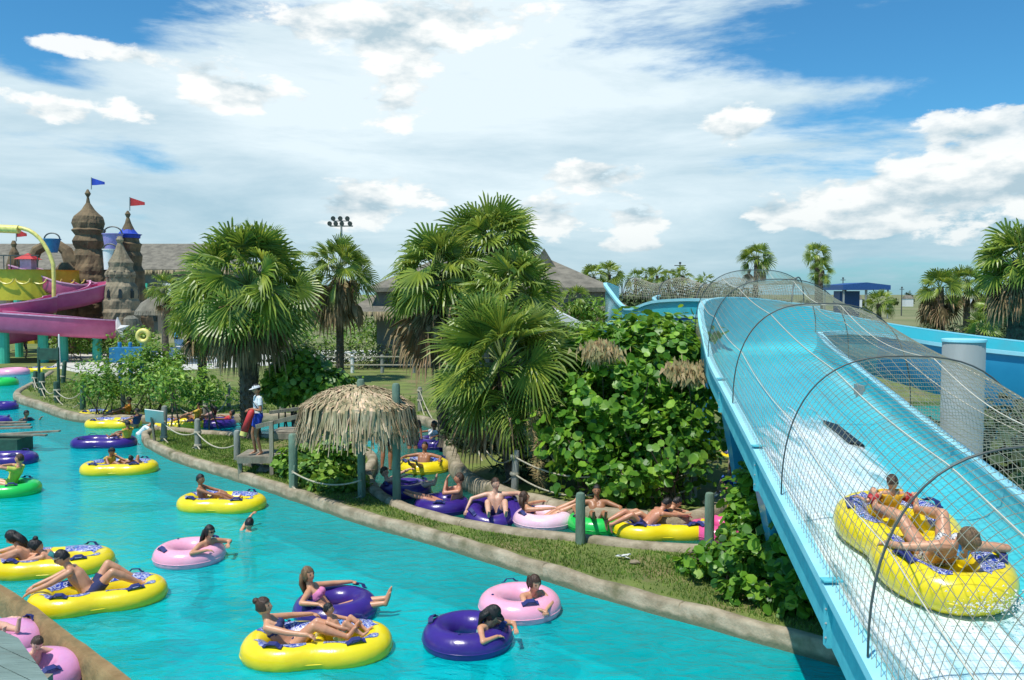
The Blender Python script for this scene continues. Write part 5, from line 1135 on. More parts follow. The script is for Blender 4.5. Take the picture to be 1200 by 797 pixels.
def bandstrip(mb, pts, rad, i0, i1, a0, a1, lift=.004):
    k = len(pts); vs = []; ids = range(i0, i1+1); m = 5
    for q, i in enumerate(ids):
        p = pts[i % k]; t = (pts[(i+1) % k]-pts[(i-1) % k]).normalized(); o = Vector((t.y,-t.x,0))
        wob = .18*math.sin(q*.9)
        for j in range(m+1):
            a = R(a0+(a1-a0)*j/m)+wob*(1 if j in (0,) else .3); vs.append(p+o*math.cos(a)*(rad+lift)+Vector((0,0,math.sin(a)*(rad+lift))))
    n = len(ids); mb.add(vs, [(i*(m+1)+j, (i+1)*(m+1)+j, (i+1)*(m+1)+j+1, i*(m+1)+j+1) for i in range(n-1) for j in range(m)])
def handle(root, pts, rad, i, ang=80, off=None):
    k = len(pts); p = pts[i % k]; t = (pts[(i+1) % k]-pts[(i-1) % k]).normalized(); o = Vector((t.y,-t.x,0)); a = R(ang)
    c = p+o*math.cos(a)*rad+Vector((0,0,math.sin(a)*rad)); nrm = (o*math.cos(a)+Vector((0,0,math.sin(a)))).normalized()
    mb = MB(); s_ = nrm.cross(t).normalized()*.035
    row = [(-.12,.004),(-.09,.006),(-.05,.045),(.05,.045),(.09,.006),(.12,.004)]
    vs = []
    for (u, h) in row: vs += [c+t*u-s_+nrm*h, c+t*u+s_+nrm*h, c+t*u+s_+nrm*(h+.012), c+t*u-s_+nrm*(h+.012)]
    mb.add(vs, [(4*q+j, 4*q+(j+1) % 4, 4*q+4+(j+1) % 4, 4*q+4+j) for q in range(5) for j in range(4)]+[(3,2,1,0),(20,21,22,23)])
    mb.build('handle', M['navy'], root)
ZW = .08
def tube(px, py, label, m, rz=0.0, Rm=.40, rt=.19, pos=None, M4=None, cat='inner tube', print_=False, grp='round swim tubes'):
    p = pos if pos is not None else G(px, py, ZW); root = empty('swim_tube', p, label, cat, grp, rz=rz)
    if M4 is not None: root.rotation_euler = M4
    pts = torus_pts(Rm, Rm, 0, 48); mb = MB(); ring(mb, pts, rt, 20, wr=.02); mb.build('ring', M[m], root, smooth=True)
    for i in (4, 28): handle(root, pts, rt, i, 70)
    mb = MB(); q = pts[16]; mb.lathe((q.x*1.0,q.y*1.0,rt-.004), [(.018,0),(.018,.014),(.008,.018)], 10); mb.build('valve', M['navy'], root)
    sm = MB(); sm.tube([p_*((Rm+rt*.985)/Rm) for p_ in pts], .007, 5, closed=True); sm.build('seam', M[m], root, smooth=True)
    if print_: b = MB(); bandstrip(b, pts, rt, 0, 40, 100, 150); b.build('printed_band', M['band'], root)
    return root
def raft(px, py, label, rz, m='v_yellow', pos=None, rot=None, a=.76, b=.42, rt=.18, band=True, s=1.0, waist=.19, grp='figure eight rafts for two'):
    p = pos if pos is not None else G(px, py, ZW); root = empty('double_raft', p, label, 'raft', grp, rz=rz)
    if rot is not None: root.rotation_euler = rot
    if s != 1: a *= s; b *= s; rt *= s
    pts = torus_pts(a, b, waist, 72); mb = MB(); ring(mb, pts, rt, 20, wr=.032); mb.build('ring', M[m], root, smooth=True)
    fl = MB(); vs = [(0,0,-.02)]+[(q.x*.88,q.y*.82,-.03) for q in pts]; n = len(pts); fl.add(vs, [(0,1+i,1+(i+1) % n) for i in range(n)]); fl.build('floor', M[m], root, smooth=True)
    cr = MB(); cr.tube([(0,-b*.75,.02),(0,0,.0),(0,b*.75,.02)], rt*.5, 12); cr.build('cross_tube', M[m], root, smooth=True)
    sm = MB(); sm.tube([q*(1+rt*.985/q.length)-Vector((0,0,.02)) for q in pts], .008, 5, closed=True); sm.build('seam', M[m], root, smooth=True)
    if band:
        for (i0, i1) in ((3,17),(19,33),(39,53),(55,69)): 
            w = MB(); bandstrip(w, pts, rt, i0, i1, 82, 138); w.build('printed_band', M['band'], root, smooth=True)
    for i in (11, 25, 47, 61): handle(root, pts, rt, i, 78)
    return root
# ------------------------------------------------------------------ people
def ik(a, b, l1, l2, pole):
    a = Vector(a); b = Vector(b); d = b-a; L_ = d.length
    if L_ > (l1+l2)*.995: b = a+d*((l1+l2)*.995/L_); d = b-a; L_ = d.length
    L_ = max(L_, abs(l1-l2)+.02)
    x = (l1*l1-l2*l2+L_*L_)/(2*L_); h = math.sqrt(max(0, l1*l1-x*x)); dn = d.normalized()
    p = Vector(pole); p = p-dn*p.dot(dn); p = p.normalized() if p.length > 1e-4 else dn.orthogonal()
    return a+dn*x+p*h, b
def cap(mb, a, b, ra, rb):
    a = Vector(a); b = Vector(b); mb.tube([a, a.lerp(b,.5), b], [ra,(ra+rb)/2,rb], 12)
    mb.ell(a, ra, 12, 8); mb.ell(b, rb, 12, 8)
def voxelize(mb, vox, smooth=3):
    o = mb.build('tmp_body', M['eye']); md = o.modifiers.new('r', 'REMESH'); md.mode = 'VOXEL'; md.voxel_size = vox
    ms = o.modifiers.new('s', 'SMOOTH'); ms.iterations = smooth; ms.factor = .6
    dg = bpy.context.evaluated_depsgraph_get(); me = bpy.data.meshes.new_from_object(o.evaluated_get(dg))
    v = np.empty(len(me.vertices)*3); me.vertices.foreach_get('co', v); v = v.reshape(-1, 3)
    f = [tuple(p.vertices) for p in me.polygons]; nn = np.empty(len(me.vertices)*3); me.vertices.foreach_get('normal', nn) if False else None
    nr = np.array([tuple(x.normal) for x in me.vertices])
    old = o.data; bpy.data.objects.remove(o); bpy.data.meshes.remove(old); bpy.data.meshes.remove(me)
    return v, f, nr
POSE = {
 'recline': dict(pel=(-.08,0,-.10), tor=(-.70,0,.64), hl=(.08,.50,.27), hr=(.08,-.50,.27), pl=(-.5,.7,-.1), pr=(-.5,-.7,-.1), fl=(.82,.10,.30), fr=(.80,-.10,.30), kl=(0,.1,1), kr=(0,-.1,1)),
 'sit': dict(pel=(-.28,0,-.02), tor=(-.25,0,.97), hl=(.12,.34,.24), hr=(.12,-.34,.24), pl=(-.5,.6,-.3), pr=(-.5,-.6,-.3), fl=(.45,.12,.08), fr=(.42,-.12,.08), kl=(0,.2,1), kr=(0,-.2,1)),
 'lean': dict(pel=(.02,0,-.20), tor=(.30,0,.95), hl=(.56,.07,.20), hr=(.58,-.05,.20), pl=(.1,1,-.2), pr=(.1,-1,-.2), fl=(-.15,.1,-.95), fr=(-.15,-.1,-.95), kl=(1,0,0), kr=(1,0,0)),
 'swim': dict(pel=(-.1,0,-.50), tor=(.12,0,1), hl=(.38,.30,-.08), hr=(.38,-.30,-.08), pl=(0,.6,-.8), pr=(0,-.6,-.8), fl=(-.1,.1,-1.3), fr=(-.1,-.1,-1.3), kl=(1,0,0), kr=(1,0,0)),
 'stand': dict(pel=(0,0,.92), tor=(0,0,1), hl=(.05,.27,.82), hr=(.05,-.27,.82), pl=(-.6,.6,0), pr=(-.6,-.6,0), fl=(0,.10,.09), fr=(.03,-.11,.09), kl=(1,0,0), kr=(1,0,0)),
}
def person(label, pos, yaw, pose='recline', H=1.68, skin_='tan', hair='black', style='short', clothes=(), look=(0,0), sex='f', build=1.08, fingers=True, vox=.016, M4=None, group=None, name='person', **ov):
    P = dict(POSE[pose]); P.update(ov); s = H/1.7
    V = lambda k: Vector(P[k])*s
    pel = V('pel'); tor = V('tor').normalized(); left = Vector((0,1,0)); tw = P.get('twist', 0)
    if 'left' in P: left = Vector(P['left']).normalized()
    left = (left-tor*left.dot(tor)).normalized(); fwd = left.cross(tor)
    neck = pel+tor*.50*s+fwd*.0; chest = pel+tor*.34*s; waist = pel+tor*.16*s
    hw = (.175 if sex == 'f' else .195)*s; hip = .085*s
    hx = Vector((fwd.x, fwd.y, 0)) 
    head_up = (tor*.55+Vector((0,0,.45))+fwd*.12).normalized() if not P.get('headalong') else tor
    hc = neck+head_up*.168*s+fwd*.015
    J = {}
    mb = MB(); B = []           # bones (a,b,ra,rb,name)
    def bone(nm, a, b, ra, rb): cap(mb, a, b, ra*s*build, rb*s*build); B.append((nm, Vector(a), Vector(b)))
    hipj = {}
    for sg, L_ in ((1,'l'),(-1,'r')):
        sh = neck-tor*.055*s+left*hw*sg; hd = V('h'+L_); el, wr = ik(sh, hd, .29*s, .25*s, V('p'+L_))
        bone('uarm', sh, el, .048, .038); bone('farm', el, wr, .038, .026)
        hdir = P.get('d'+L_); hdir = Vector(hdir).normalized() if hdir else ((wr-el).normalized()+Vector((0,0,-.25))).normalized()
        pe = wr+hdir*.075*s
        sdh = hdir.cross(Vector((0,0,1))); sdh = sdh.normalized() if sdh.length > .1 else left.copy()
        for q in (-1, 1): bone('hand', wr+hdir*.01*s, pe+sdh*.018*s*q, .020, .017)
        J['hand'+L_] = (wr, hdir, sdh, sg)
        hj = pel+left*hip*sg; ft = V('f'+L_); kn, an = ik(hj, ft, .43*s, .42*s, V('k'+L_))
        bone('thigh', hj, kn, .083, .056); bone('shin', kn, kn.lerp(an,.35), .054, .058); bone('shin', kn.lerp(an,.35), an, .055, .036)
        shin = (an-kn).normalized(); td = P.get('t'+L_); td = Vector(td).normalized() if td else (fwd-shin*fwd.dot(shin)+shin*.25).normalized()
        heel = an+shin*.045*s; bone('foot', heel-td*.02*s, heel+td*.13*s, .032, .026); bone('foot', an, heel, .034, .032)
        for q in (-1, 1): bone('foot', heel+td*.10*s, heel+td*.165*s+left*q*.02*s, .022, .015)
        bone('shoulder', neck-tor*.05*s+left*hw*.35*sg, sh, .052, .05)
        bone('torso', chest+left*.062*s*sg, waist+left*.052*s*sg, .088 if sex == 'f' else .1, .078 if sex == 'f' else .09)
        bone('torso', neck-tor*.1*s+left*.075*s*sg, chest+left*.066*s*sg, .078, .09)
        bone('torso', waist+left*.052*s*sg, pel+left*.07*s*sg+tor*.01, .08, .098)
        if sex == 'f' and H > 1.45: bone('torso', chest+left*.065*s*sg+fwd*.055*s+tor*.02, chest+left*.07*s*sg+fwd*.085*s, .055, .05)
    bone('neck', neck-tor*.03*s, hc-head_up*.06*s, .052, .048)
    v, f, nr = voxelize(mb, vox*max(.75, s))
    # bone weights for the clothes
    best = np.full(len(v), 1e9); lab = np.zeros(len(v), int); tt = np.zeros(len(v))
    for i, (nm, a, b) in enumerate(B):
        a_ = np.array(a); d_ = np.array(b-a); t = np.clip(((v-a_) @ d_)/max(1e-9, d_ @ d_), 0, 1); dist = np.linalg.norm(v-a_-t[:,None]*d_, axis=1)-{'torso':.085,'thigh':.07,'uarm':.042,'farm':.032,'shin':.05,'hand':.018,'foot':.028,'neck':.05,'shoulder':.05}[nm]*s
        m_ = dist < best; best[m_] = dist[m_]; lab[m_] = i; tt[m_] = t[m_]
    names = np.array([b[0] for b in B])[lab]
    tau = ((v-np.array(pel)) @ np.array(tor))/(.5*s); fr_ = (v-np.array(pel)) @ np.array(fwd)/s
    body = MB(); body.add([tuple(x) for x in v], f, 0)
    # fingers
    if fingers:
        for L_ in 'lr':
            wr, hd, sd_, sg = J['hand'+L_]; dn = Vector((0,0,-1)); dn = dn-hd*dn.dot(hd); dn = dn.normalized() if dn.length > .1 else fwd
            for q, ln in zip((-1.5,-.5,.5,1.5), (.058,.07,.075,.066)):
                b0 = wr+hd*.07*s+sd_*q*.0165*s; b1 = b0+(hd*.9+dn*.2+sd_*q*.05).normalized()*ln*.5*s; b2 = b1+(hd*.7+dn*.6+sd_*q*.04).normalized()*ln*.5*s
                body.tube([b0-hd*.02*s, b0, b1, b2], [.009*s,.0095*s,.0085*s,.0055*s], 6)
            th = -sg if sd_.dot(left) > 0 else sg
            b0 = wr+hd*.025*s+sd_*th*.022*s; b1 = b0+(hd*.6+sd_*th*.8).normalized()*.035*s; b2 = b1+(hd*.95+sd_*th*.25+dn*.2).normalized()*.03*s
            body.tube([b0, b1, b2], [.012*s,.0105*s,.007*s], 6)
    # head
    yh = R(look[0]); ph = R(look[1]); hf = (fwd-head_up*fwd.dot(head_up)).normalized()
    if P.get('faceup') is not None: pass
    hl_ = head_up.cross(hf).normalized()
    q = Quaternion(head_up, yh); hf = q @ hf; hl_ = q @ hl_; q = Quaternion(hl_, -ph); hf = q @ hf; hu = q @ head_up
    HM = Matrix((hf, hl_, hu)).transposed(); hs = s*(1.0 if H > 1.5 else 1.14)
    def hfn(p, c):
        c = c.copy()
        if p.z < 0: c.y *= 1-.24*abs(p.z)**1.3; c.x += .012*hs*max(0, p.x)*abs(p.z)
        if p.x > 0:
            c.x += .026*hs*math.exp(-((p.y)/.16)**2-((p.z+.12)/.2)**2)
            c.x -= .010*hs*(math.exp(-((abs(p.y)-.36)/.16)**2-((p.z-.06)/.12)**2))
            c.x += .005*hs*math.exp(-(p.y/.4)**2-((p.z-.25)/.1)**2)+.008*hs*math.exp(-(p.y/.3)**2-((p.z+.48)/.1)**2)+.008*hs*math.exp(-(p.y/.25)**2-((p.z+.85)/.14)**2)
        else: c.x *= 1.05
        return c
    body.ell(hc, (.094*hs,.078*hs,.118*hs), 28, 20, M=HM, fn=hfn)
    for sg in (-1,1):
        body.ell(hc+HM @ Vector((-.004,.076*sg,-.004))*hs, (.017*hs,.009*hs,.03*hs), 8, 6, M=HM)
        body.ell(hc+HM @ Vector((.0815,.030*sg,.008))*hs, (.008*hs,.0135*hs,.0075*hs), 8, 6, mi=1, M=HM)
    body.ell(hc+HM @ Vector((.090,0,-.052))*hs, (.009*hs,.024*hs,.0065*hs), 8, 6, mi=2, M=HM)
    root = body.build(name, [SK[skin_], M['eye'], M['lip']], None, smooth=True)
    tag(root, label, 'person', group)
    root.location = tuple(pos)
    if M4 is not None: root.rotation_euler = M4
    else: root.rotation_euler = (0,0,yaw)
    # hair
    def hairmesh():
        hb_ = MB(); rr = random.Random(int(H*1000)+len(label))
        k = {'short':1.035,'crop':1.015}.get(style, 1.06)
        hb_.ell((0,0,0), (.098*hs*k,.083*hs*k,.120*hs*k), 26, 20)
        pv_ = hb_.v; kf = []
        for fc in hb_.f:
            c = sum((Vector(pv_[i]) for i in fc), Vector())/len(fc); X, Y_, Z_ = c.x/(.098*hs*k), c.y/(.083*hs*k), c.z/(.12*hs*k)
            face = X > .22 and Z_ < .50-.25*abs(Y_)**2 and not (abs(Y_) > .8 and style not in ('short','crop'))
            low = Z_ < (-.35 if style in ('short','crop','bun','pony') else -.72) or (style in ('short','crop') and X > -.15 and Z_ < .05 and abs(Y_) > .5)
            if not (face or low): kf.append(fc)
        hb_.f = kf; hb_.m = [0]*len(kf)
        vv = []
        for p in hb_.v: p = Vector(p); nz_ = noise.noise_vector(p*(34/hs))*.006*hs+noise.noise_vector(p*(90/hs))*.003*hs; vv.append(p*(1+.02*noise.noise(p*20/hs))+nz_)
        n0 = len(vv); hb_.v = vv+[p*.93 for p in vv]; hb_.f += [tuple(i+n0 for i in f_[::-1]) for f_ in kf]; hb_.m *= 2
        hb_.v = [tuple(HM @ Vector(p)+hc) for p in hb_.v]
        if style == 'long':
            for w in (-.5,-.25,0,.25,.5):
                a = hc+HM @ (Vector((-.075+.05*abs(w),w*.13,.02))*hs); b = hc+HM @ (Vector((-.10+.03*abs(w),w*.15,-.12))*hs); c = neck-fwd*.10*s-tor*(.08+.05*rr.random())*s+left*w*.16*s
                hb_.tube([a, b, c], [.035*hs,.035*hs,.012*hs], 8)
        if style == 'bun': hb_.ell(hc+HM @ (Vector((-.085,0,.085))*hs), .042*hs, 12, 8, fn=lambda d, q_: q_*(1+.2*noise.noise(d*3)))
        if style == 'pony':
            a = hc+HM @ (Vector((-.09,0,.03))*hs); hb_.tube([a, a+HM @ (Vector((-.05,0,-.02))*hs), a+HM @ (Vector((-.06,0,-.12))*hs), a+HM @ (Vector((-.04,.01,-.2))*hs)], [.022*hs,.03*hs,.026*hs,.008*hs], 8)
        return hb_
    if style != 'bald': hairmesh().build('hair', HAIR[hair], root, smooth=True)
    for cl in clothes:
        kind, m = cl[0], cl[1]
        if kind == 'cap':
            cb = MB(); cb.ell((0,0,0), (.108*hs,.093*hs,.115*hs), 20, 14); cb.f = [fc for fc in cb.f if sum(cb.v[i][2] for i in fc)/len(fc) > .025*hs]; cb.m = [0]*len(cb.f)
            cb.v = [tuple(p) for p in cb.v]; n0 = len(cb.v)
            vs = []
            for i in range(9):
                a = R(-60+15*i); vs += [(math.cos(a)*.10*hs, math.sin(a)*.085*hs, .03*hs), (math.cos(a)*.10*hs+.075*hs*math.cos(a*.9), math.sin(a)*.09*hs, .018*hs), (math.cos(a)*.10*hs+.075*hs*math.cos(a*.9), math.sin(a)*.09*hs, .024*hs), (math.cos(a)*.10*hs, math.sin(a)*.085*hs, .038*hs)]
            cb.add(vs, [(4*i+j, 4*i+4+j, 4*i+4+(j+1) % 4, 4*i+(j+1) % 4) for i in range(8) for j in range(4)])
            cb.v = [tuple(HM @ Vector(p)+hc) for p in cb.v]; cb.build('cap', m, root, smooth=True); continue
        if kind == 'sunglasses':
            cb = MB()
            for sg in (-1,1): cb.ell(hc+HM @ Vector((.098,.03*sg,.01))*hs, (.008*hs,.025*hs,.017*hs), 8, 6, M=HM); cb.tube([hc+HM @ Vector((.095,.05*sg,.015))*hs, hc+HM @ Vector((.0,.084*sg,.015))*hs], .004*hs, 5)
            cb.tube([hc+HM @ Vector((.102,-.02,.012))*hs, hc+HM @ Vector((.102,.02,.012))*hs], .004*hs, 5); cb.build('sunglasses', M['eye'], root); continue
        T_ = (names == 'torso') | (names == 'shoulder'); th = names == 'thigh'
        if kind == 'bikini_top': sel = T_ & (((fr_ > .0) & (tau > .56) & (tau < .80)) | ((fr_ <= .0) & (tau > .62) & (tau < .70))); off_ = .007; nmz = 'bikini_top'
        elif kind == 'bikini_bottom': sel = ((names == 'torso') & (tau < .20)) | (th & (tau < .02) & (tt < .12)); off_ = .006; nmz = 'bikini_bottom'
        elif kind == 'swimsuit': sel = ((names == 'torso') & (tau < (.84))) | (th & (tt < .07)); off_ = .006; nmz = 'swimsuit'
        elif kind == 'shorts': sel = ((names == 'torso') & (tau < .18)) | (th & (tt < .62)); off_ = .016; nmz = 'shorts'
        elif kind == 'shirt': sel = (T_ & (tau > .02) & (tau < .99)) | ((names == 'uarm') & (tt < .6)); off_ = .014; nmz = 'shirt'
        elif kind == 'vest': sel = (T_ & (tau > .22) & (tau < .96)); off_ = .035; nmz = 'life_vest'
        elif kind == 'towel': sel = (names == 'torso') & (tau < .3); off_ = .012; nmz = 'shorts'
        elif kind == 'armbands': sel = (names == 'uarm') & (tt > .25) & (tt < .85); off_ = .035; nmz = 'armband'
        elif kind == 'shoes': sel = names == 'foot'; off_ = .008; nmz = 'shoes'
        else: continue
        if kind == 'armbands':
            lr = (v-np.array(pel)) @ np.array(left) > 0; sels = [sel & lr, sel & ~lr]
        else: sels = [sel]
        for sel in sels:
            idx = np.where(sel)[0]; selset = set(idx.tolist()); kf = [fc for fc in f if all(i in selset for i in fc)]
            if not kf: continue
            used = sorted({i for fc in kf for i in fc}); mp_ = {i: k_ for k_, i in enumerate(used)}
            c_ = MB(); c_.add([tuple(v[i]+nr[i]*off_*max(s,.7)) for i in used]+[tuple(v[i]-nr[i]*.004) for i in used], [tuple(mp_[i] for i in fc) for fc in kf])
            # close the hem down to the body
            ed = {}
            for fc in kf:
                for a, b in zip(fc, fc[1:]+fc[:1]):
                    ed[(a, b)] = 1
            n0 = len(used); c_.f += [(mp_[b], mp_[a], mp_[a]+n0, mp_[b]+n0) for (a, b) in ed if (b, a) not in ed]; c_.m = [0]*len(c_.f)
            if kind == 'armbands':
                pass
            c_.build(nmz, m, root, smooth=True)
    return root
# ------------------------------------------------------------------ inflatables and riders
yv = cloth('yellow_vest', (.75,.5,.05)); wt = cloth('white_cotton', (.75,.78,.8)); bk_ = M['black']; bl = cloth('blue_shorts', (.02,.06,.5)); pk = cloth('pink_bikini', (.8,.25,.5)); nv = cloth('navy_swimwear', (.02,.03,.12)); gn = cloth('patterned_green', (.1,.45,.2), (.5,.6,.55), 30); tq = cloth('teal_swimsuit', (.04,.28,.28)); rdc = cloth('red_swimwear', (.6,.04,.05)); orr = cloth('orange_shirt', (.8,.3,.03)); lt = cloth('flowered_shorts', (.15,.4,.6), (.7,.7,.6), 25); dk_ = cloth('dark_shirt', (.03,.06,.1)); blkw = cloth('black_white_print', (.02,.02,.03), (.6,.6,.6), 60, contrast=(.5,.56)); sw = cloth('sky_blue', (.1,.45,.75))
GR = 'people riding tubes and rafts'
def at(px, py, dx=0, dy=0, z=None): p = G(px, py, ZW); return Vector((p.x+dx, p.y+dy, ZW if z is None else z))
def onraft(root, lx, ly=0, z=0.0):
    a = root.rotation_euler[2]; l = root.location
    return Vector((l[0]+lx*math.cos(a)-ly*math.sin(a), l[1]+lx*math.sin(a)+ly*math.cos(a), l[2]+z))
# foreground: yellow raft with mother and child
r1_ = raft(372, 757, 'yellow double raft in front carrying a woman with a hair bun and a small child', R(8))
person('woman with brown hair in a bun reclining in the front yellow raft', onraft(r1_, -.30, 0, .03), R(8), 'recline', 1.66, 'tan', 'brown', 'bun', [('bikini_top', nv), ('bikini_bottom', nv)], look=(-12,-4), vox=.012, group=GR, pel=(-.02,0,-.04), tor=(-.60,0,.76), hl=(.40,.44,.24), hr=(.42,-.42,.24), fl=(.70,.05,.12), fr=(.66,-.10,.12))
person('small dark haired child sitting by the feet of the woman in the front yellow raft', onraft(r1_, .34, .05, .06), R(-5), 'sit', 1.0, 'tan', 'black', 'short', [('shorts', gn)], look=(10,-5), sex='m', vox=.012, group=GR, pel=(-.1,0,.02), tor=(-.5,0,.85), hl=(.30,.25,.3), hr=(.28,-.18,.25), fl=(.42,.12,.16), fr=(.4,-.14,.16))
t = tube(393, 713, 'purple tube with a woman in a pink bikini, just behind the front yellow raft', 'v_purple', .4)
person('blonde woman in a pink bikini lying back in the purple tube', t.location, R(-4), 'recline', 1.66, 'tan', 'fair', 'long', [('bikini_top', pk), ('bikini_bottom', pk)], look=(-25,-5), vox=.012, group=GR, hr=(-.10,-.50,.24), hl=(.18,.48,.24), fl=(.92,.02,.22), fr=(.94,-.08,.18), pel=(-.10,0,-.10), tor=(-.55,0,.82))
t = tube(548, 746, 'empty side of a big purple tube with a girl in a black cap leaning over it', 'v_purple', 2.4)
t['label'] = 'purple tube held by a girl in a black cap, right of the front yellow raft'
person('girl in a black cap hanging over the front purple tube', at(548,746,.10,-.02), R(-38), 'lean', 1.45, 'tan', 'black', 'long', [('swimsuit', gn), ('cap', bk_)], look=(25,-20), vox=.012, group=GR, pel=(.08,0,-.16), tor=(.38,0,.92), hl=(.60,.22,.22), hr=(.52,-.12,.18))
t = tube(609, 709, 'pale pink tube with a smiling girl leaning out, right foreground', 'v_pink', 1.35)
person('smiling girl in a teal top with both arms over the pale pink tube', at(609,709,.08,0), R(-62), 'lean', 1.5, 'tan', 'brown', 'pony', [('swimsuit', tq)], look=(5,0), vox=.012, group=GR, pel=(.06,.04,-.22), tor=(.22,0,.97), hl=(.60,.05,.12), hr=(.60,-.04,.12))
t = tube(222, 650, 'pink tube with a dark haired woman leaning over it, in the middle of the river', 'v_pink', .3)
person('woman with long dark hair and sunglasses leaning out of the pink tube', at(222,650,.22,-.02), R(-25), 'lean', 1.6, 'tan', 'black', 'long', [('bikini_top', nv), ('sunglasses', nv)], look=(-5,4), vox=.013, group=GR, pel=(.06,0,-.20), tor=(.15,0,.98), hl=(.42,.22,.2), hr=(.36,-.25,.2))
r2_ = raft(260, 590, 'yellow double raft with a dark haired boy, mid river', R(-6))
person('boy sitting at the left end of the mid river yellow raft', onraft(r2_, -.12, 0, -.0), R(5), 'sit', 1.4, 'brown', 'black', 'short', [('shorts', yv)], look=(-20,0), sex='m', group=GR, hl=(.28,.22,.22), hr=(.30,-.20,.2))
person('boy swimming behind the mid river yellow raft with one arm on it', at(292,617,0,0,.0), R(75), 'swim', 1.45, 'tan', 'black', 'short', [], look=(10,-5), sex='m', group=GR, hl=(.42,.15,.30), pl=(0,1,-.2))
r3_ = raft(140, 549, 'yellow double raft with two children paddling, left of the lawn tip', R(5))
person('child in a yellow vest paddling in the yellow raft near the lawn tip', onraft(r3_, -.06, 0, -.02), R(-12), 'sit', 1.3, 'brown', 'black', 'short', [('vest', yv)], look=(0,-25), sex='m', group=GR, tor=(.2,-.15,.95), hr=(.30,-.55,.0), hl=(.4,.1,.25))
person('small child lying over the right end of the yellow raft near the lawn tip', onraft(r3_, .35, -.05, .0), R(-75), 'lean', 1.1, 'brown', 'black', 'short', [], look=(0,-25), sex='m', group=GR, pel=(-.1,0,.05), tor=(.75,0,.6), fl=(-.6,.1,.15), fr=(-.6,-.1,.15))
r4_ = raft(122, 519, 'purple double raft close to the white sign', R(3), m='v_purple', band=False)
person('child in a yellow vest sitting on the right end of the purple double raft', onraft(r4_, .50, -.05, .12), R(160), 'sit', 1.25, 'brown', 'black', 'short', [('vest', yv)], look=(0,-15), sex='m', group=GR, hl=(.4,-.4,.2), hr=(.1,.5,.3))
person('person in a white shirt stretched towards the lawn tip behind the purple raft', at(165,506,.05,0,.0), R(-5), 'lean', 1.6, 'tan', 'black', 'short', [('shirt', wt)], look=(0,-20), sex='m', group=GR, pel=(-.1,0,-.02), tor=(.75,0,.66))
raft(122, 487, 'farther one of two yellow rafts at the mouth of the far channel', R(-8)); r5_ = raft(133, 497, 'nearer one of two yellow rafts at the mouth of the far channel', R(-3))
person('person in an orange shirt sitting in the two yellow rafts at the far channel mouth', at(137,491,0,.1,.14), R(200), 'sit', 1.6, 'brown', 'black', 'short', [('shirt', orr)], look=(-20,-10), group=GR)
person('dark haired child between the yellow rafts and the purple raft', at(152,499,0,0,.1), R(170), 'sit', 1.3, 'brown', 'black', 'short', [('vest', nv)], look=(20,-10), sex='m', group=GR)
r6_ = raft(212, 498, 'yellow raft in the far channel behind the white sign', R(0))
person('person in a yellow shirt sitting in the far channel raft left of the big palm', onraft(r6_, .25, 0, .12), R(185), 'sit', 1.55, 'brown', 'black', 'short', [('shirt', yv)], group=GR)
person('person with bent head behind the rope post in the far channel', at(237,497,0,0,.08), R(180), 'sit', 1.6, 'brown', 'black', 'long', [('shirt', cloth('faded_rose', (.5,.3,.28)))], look=(0,-20), group=GR)
t = tube(256, 497, 'lilac purple tube in the far channel beside the palm trunk', 'v_purple', 0)
person('person in red reclining in the far channel tube beside the palm trunk', t.location, R(185), 'recline', 1.6, 'brown', 'black', 'short', [('shirt', rdc)], group=GR)
# left edge
tube(2, 477, 'purple tube cut by the left edge beside the swimmer in a dark shirt', 'v_purple', 0)
tube(-8, 495, 'purple tube barely in view at the left edge above the jetty', 'v_purple', 0)
person('swimmer in a wet dark shirt near the far lawn kerb', at(31,491,0,0,.12), R(-20), 'swim', 1.7, 'brown', 'black', 'short', [('shirt', dk_)], look=(10,0), sex='m', group=GR, hl=(.2,.42,-.05), hr=(.2,-.42,-.05))
raft(0, 539, 'purple double raft beside the jetty at the left edge', R(8), m='v_purple', band=False)
g_ = raft(-4, 574, 'bright green raft at the left edge with a person lying in it', R(6), m='v_green', band=False)
person('person lying with arms folded in the green raft at the left edge', onraft(g_, .15, .1, .08), R(185), 'recline', 1.65, 'tan', 'brown', 'short', [('shirt', cloth('lime', (.6,.65,.1)))], group=GR, tor=(-.3,0,.6), hl=(.1,.1,.5), hr=(.1,-.1,.45), pel=(-.1,0,.0), fl=(.75,.1,.15), fr=(.75,-.1,.15))
# rafts held at the stained wall
ra = raft(62, 661, 'yellow double raft at the stained wall holding a man and a girl', R(12))
person('long haired man in the far raft reaching left to the stained wall', onraft(ra, -.50, .10, -.02), R(195), 'sit', 1.72, 'tan', 'black', 'long', [('shorts', nv)], look=(0,-8), sex='m', vox=.013, group=GR, tor=(.55,0,.80), pel=(-.25,0,-.08), hl=(.72,.10,.12), hr=(.70,-.15,.14), fl=(.35,.2,.1), fr=(.35,-.2,.1))
person('girl with pinned dark hair reaching left from the far yellow raft', onraft(ra, -.02, -.16, .02), R(198), 'sit', 1.5, 'tan', 'black', 'bun', [('swimsuit', tq)], look=(10,-15), vox=.013, group=GR, tor=(.60,0,.62), pel=(-.25,0,-.10), hl=(.78,.05,.10), hr=(.70,-.25,.14))
rb = raft(116, 699, 'yellow double raft with a pale headed man, nearest the stained wall', R(24))
rb['label'] = 'yellow double raft with a man in sunglasses, nearest the stained wall'
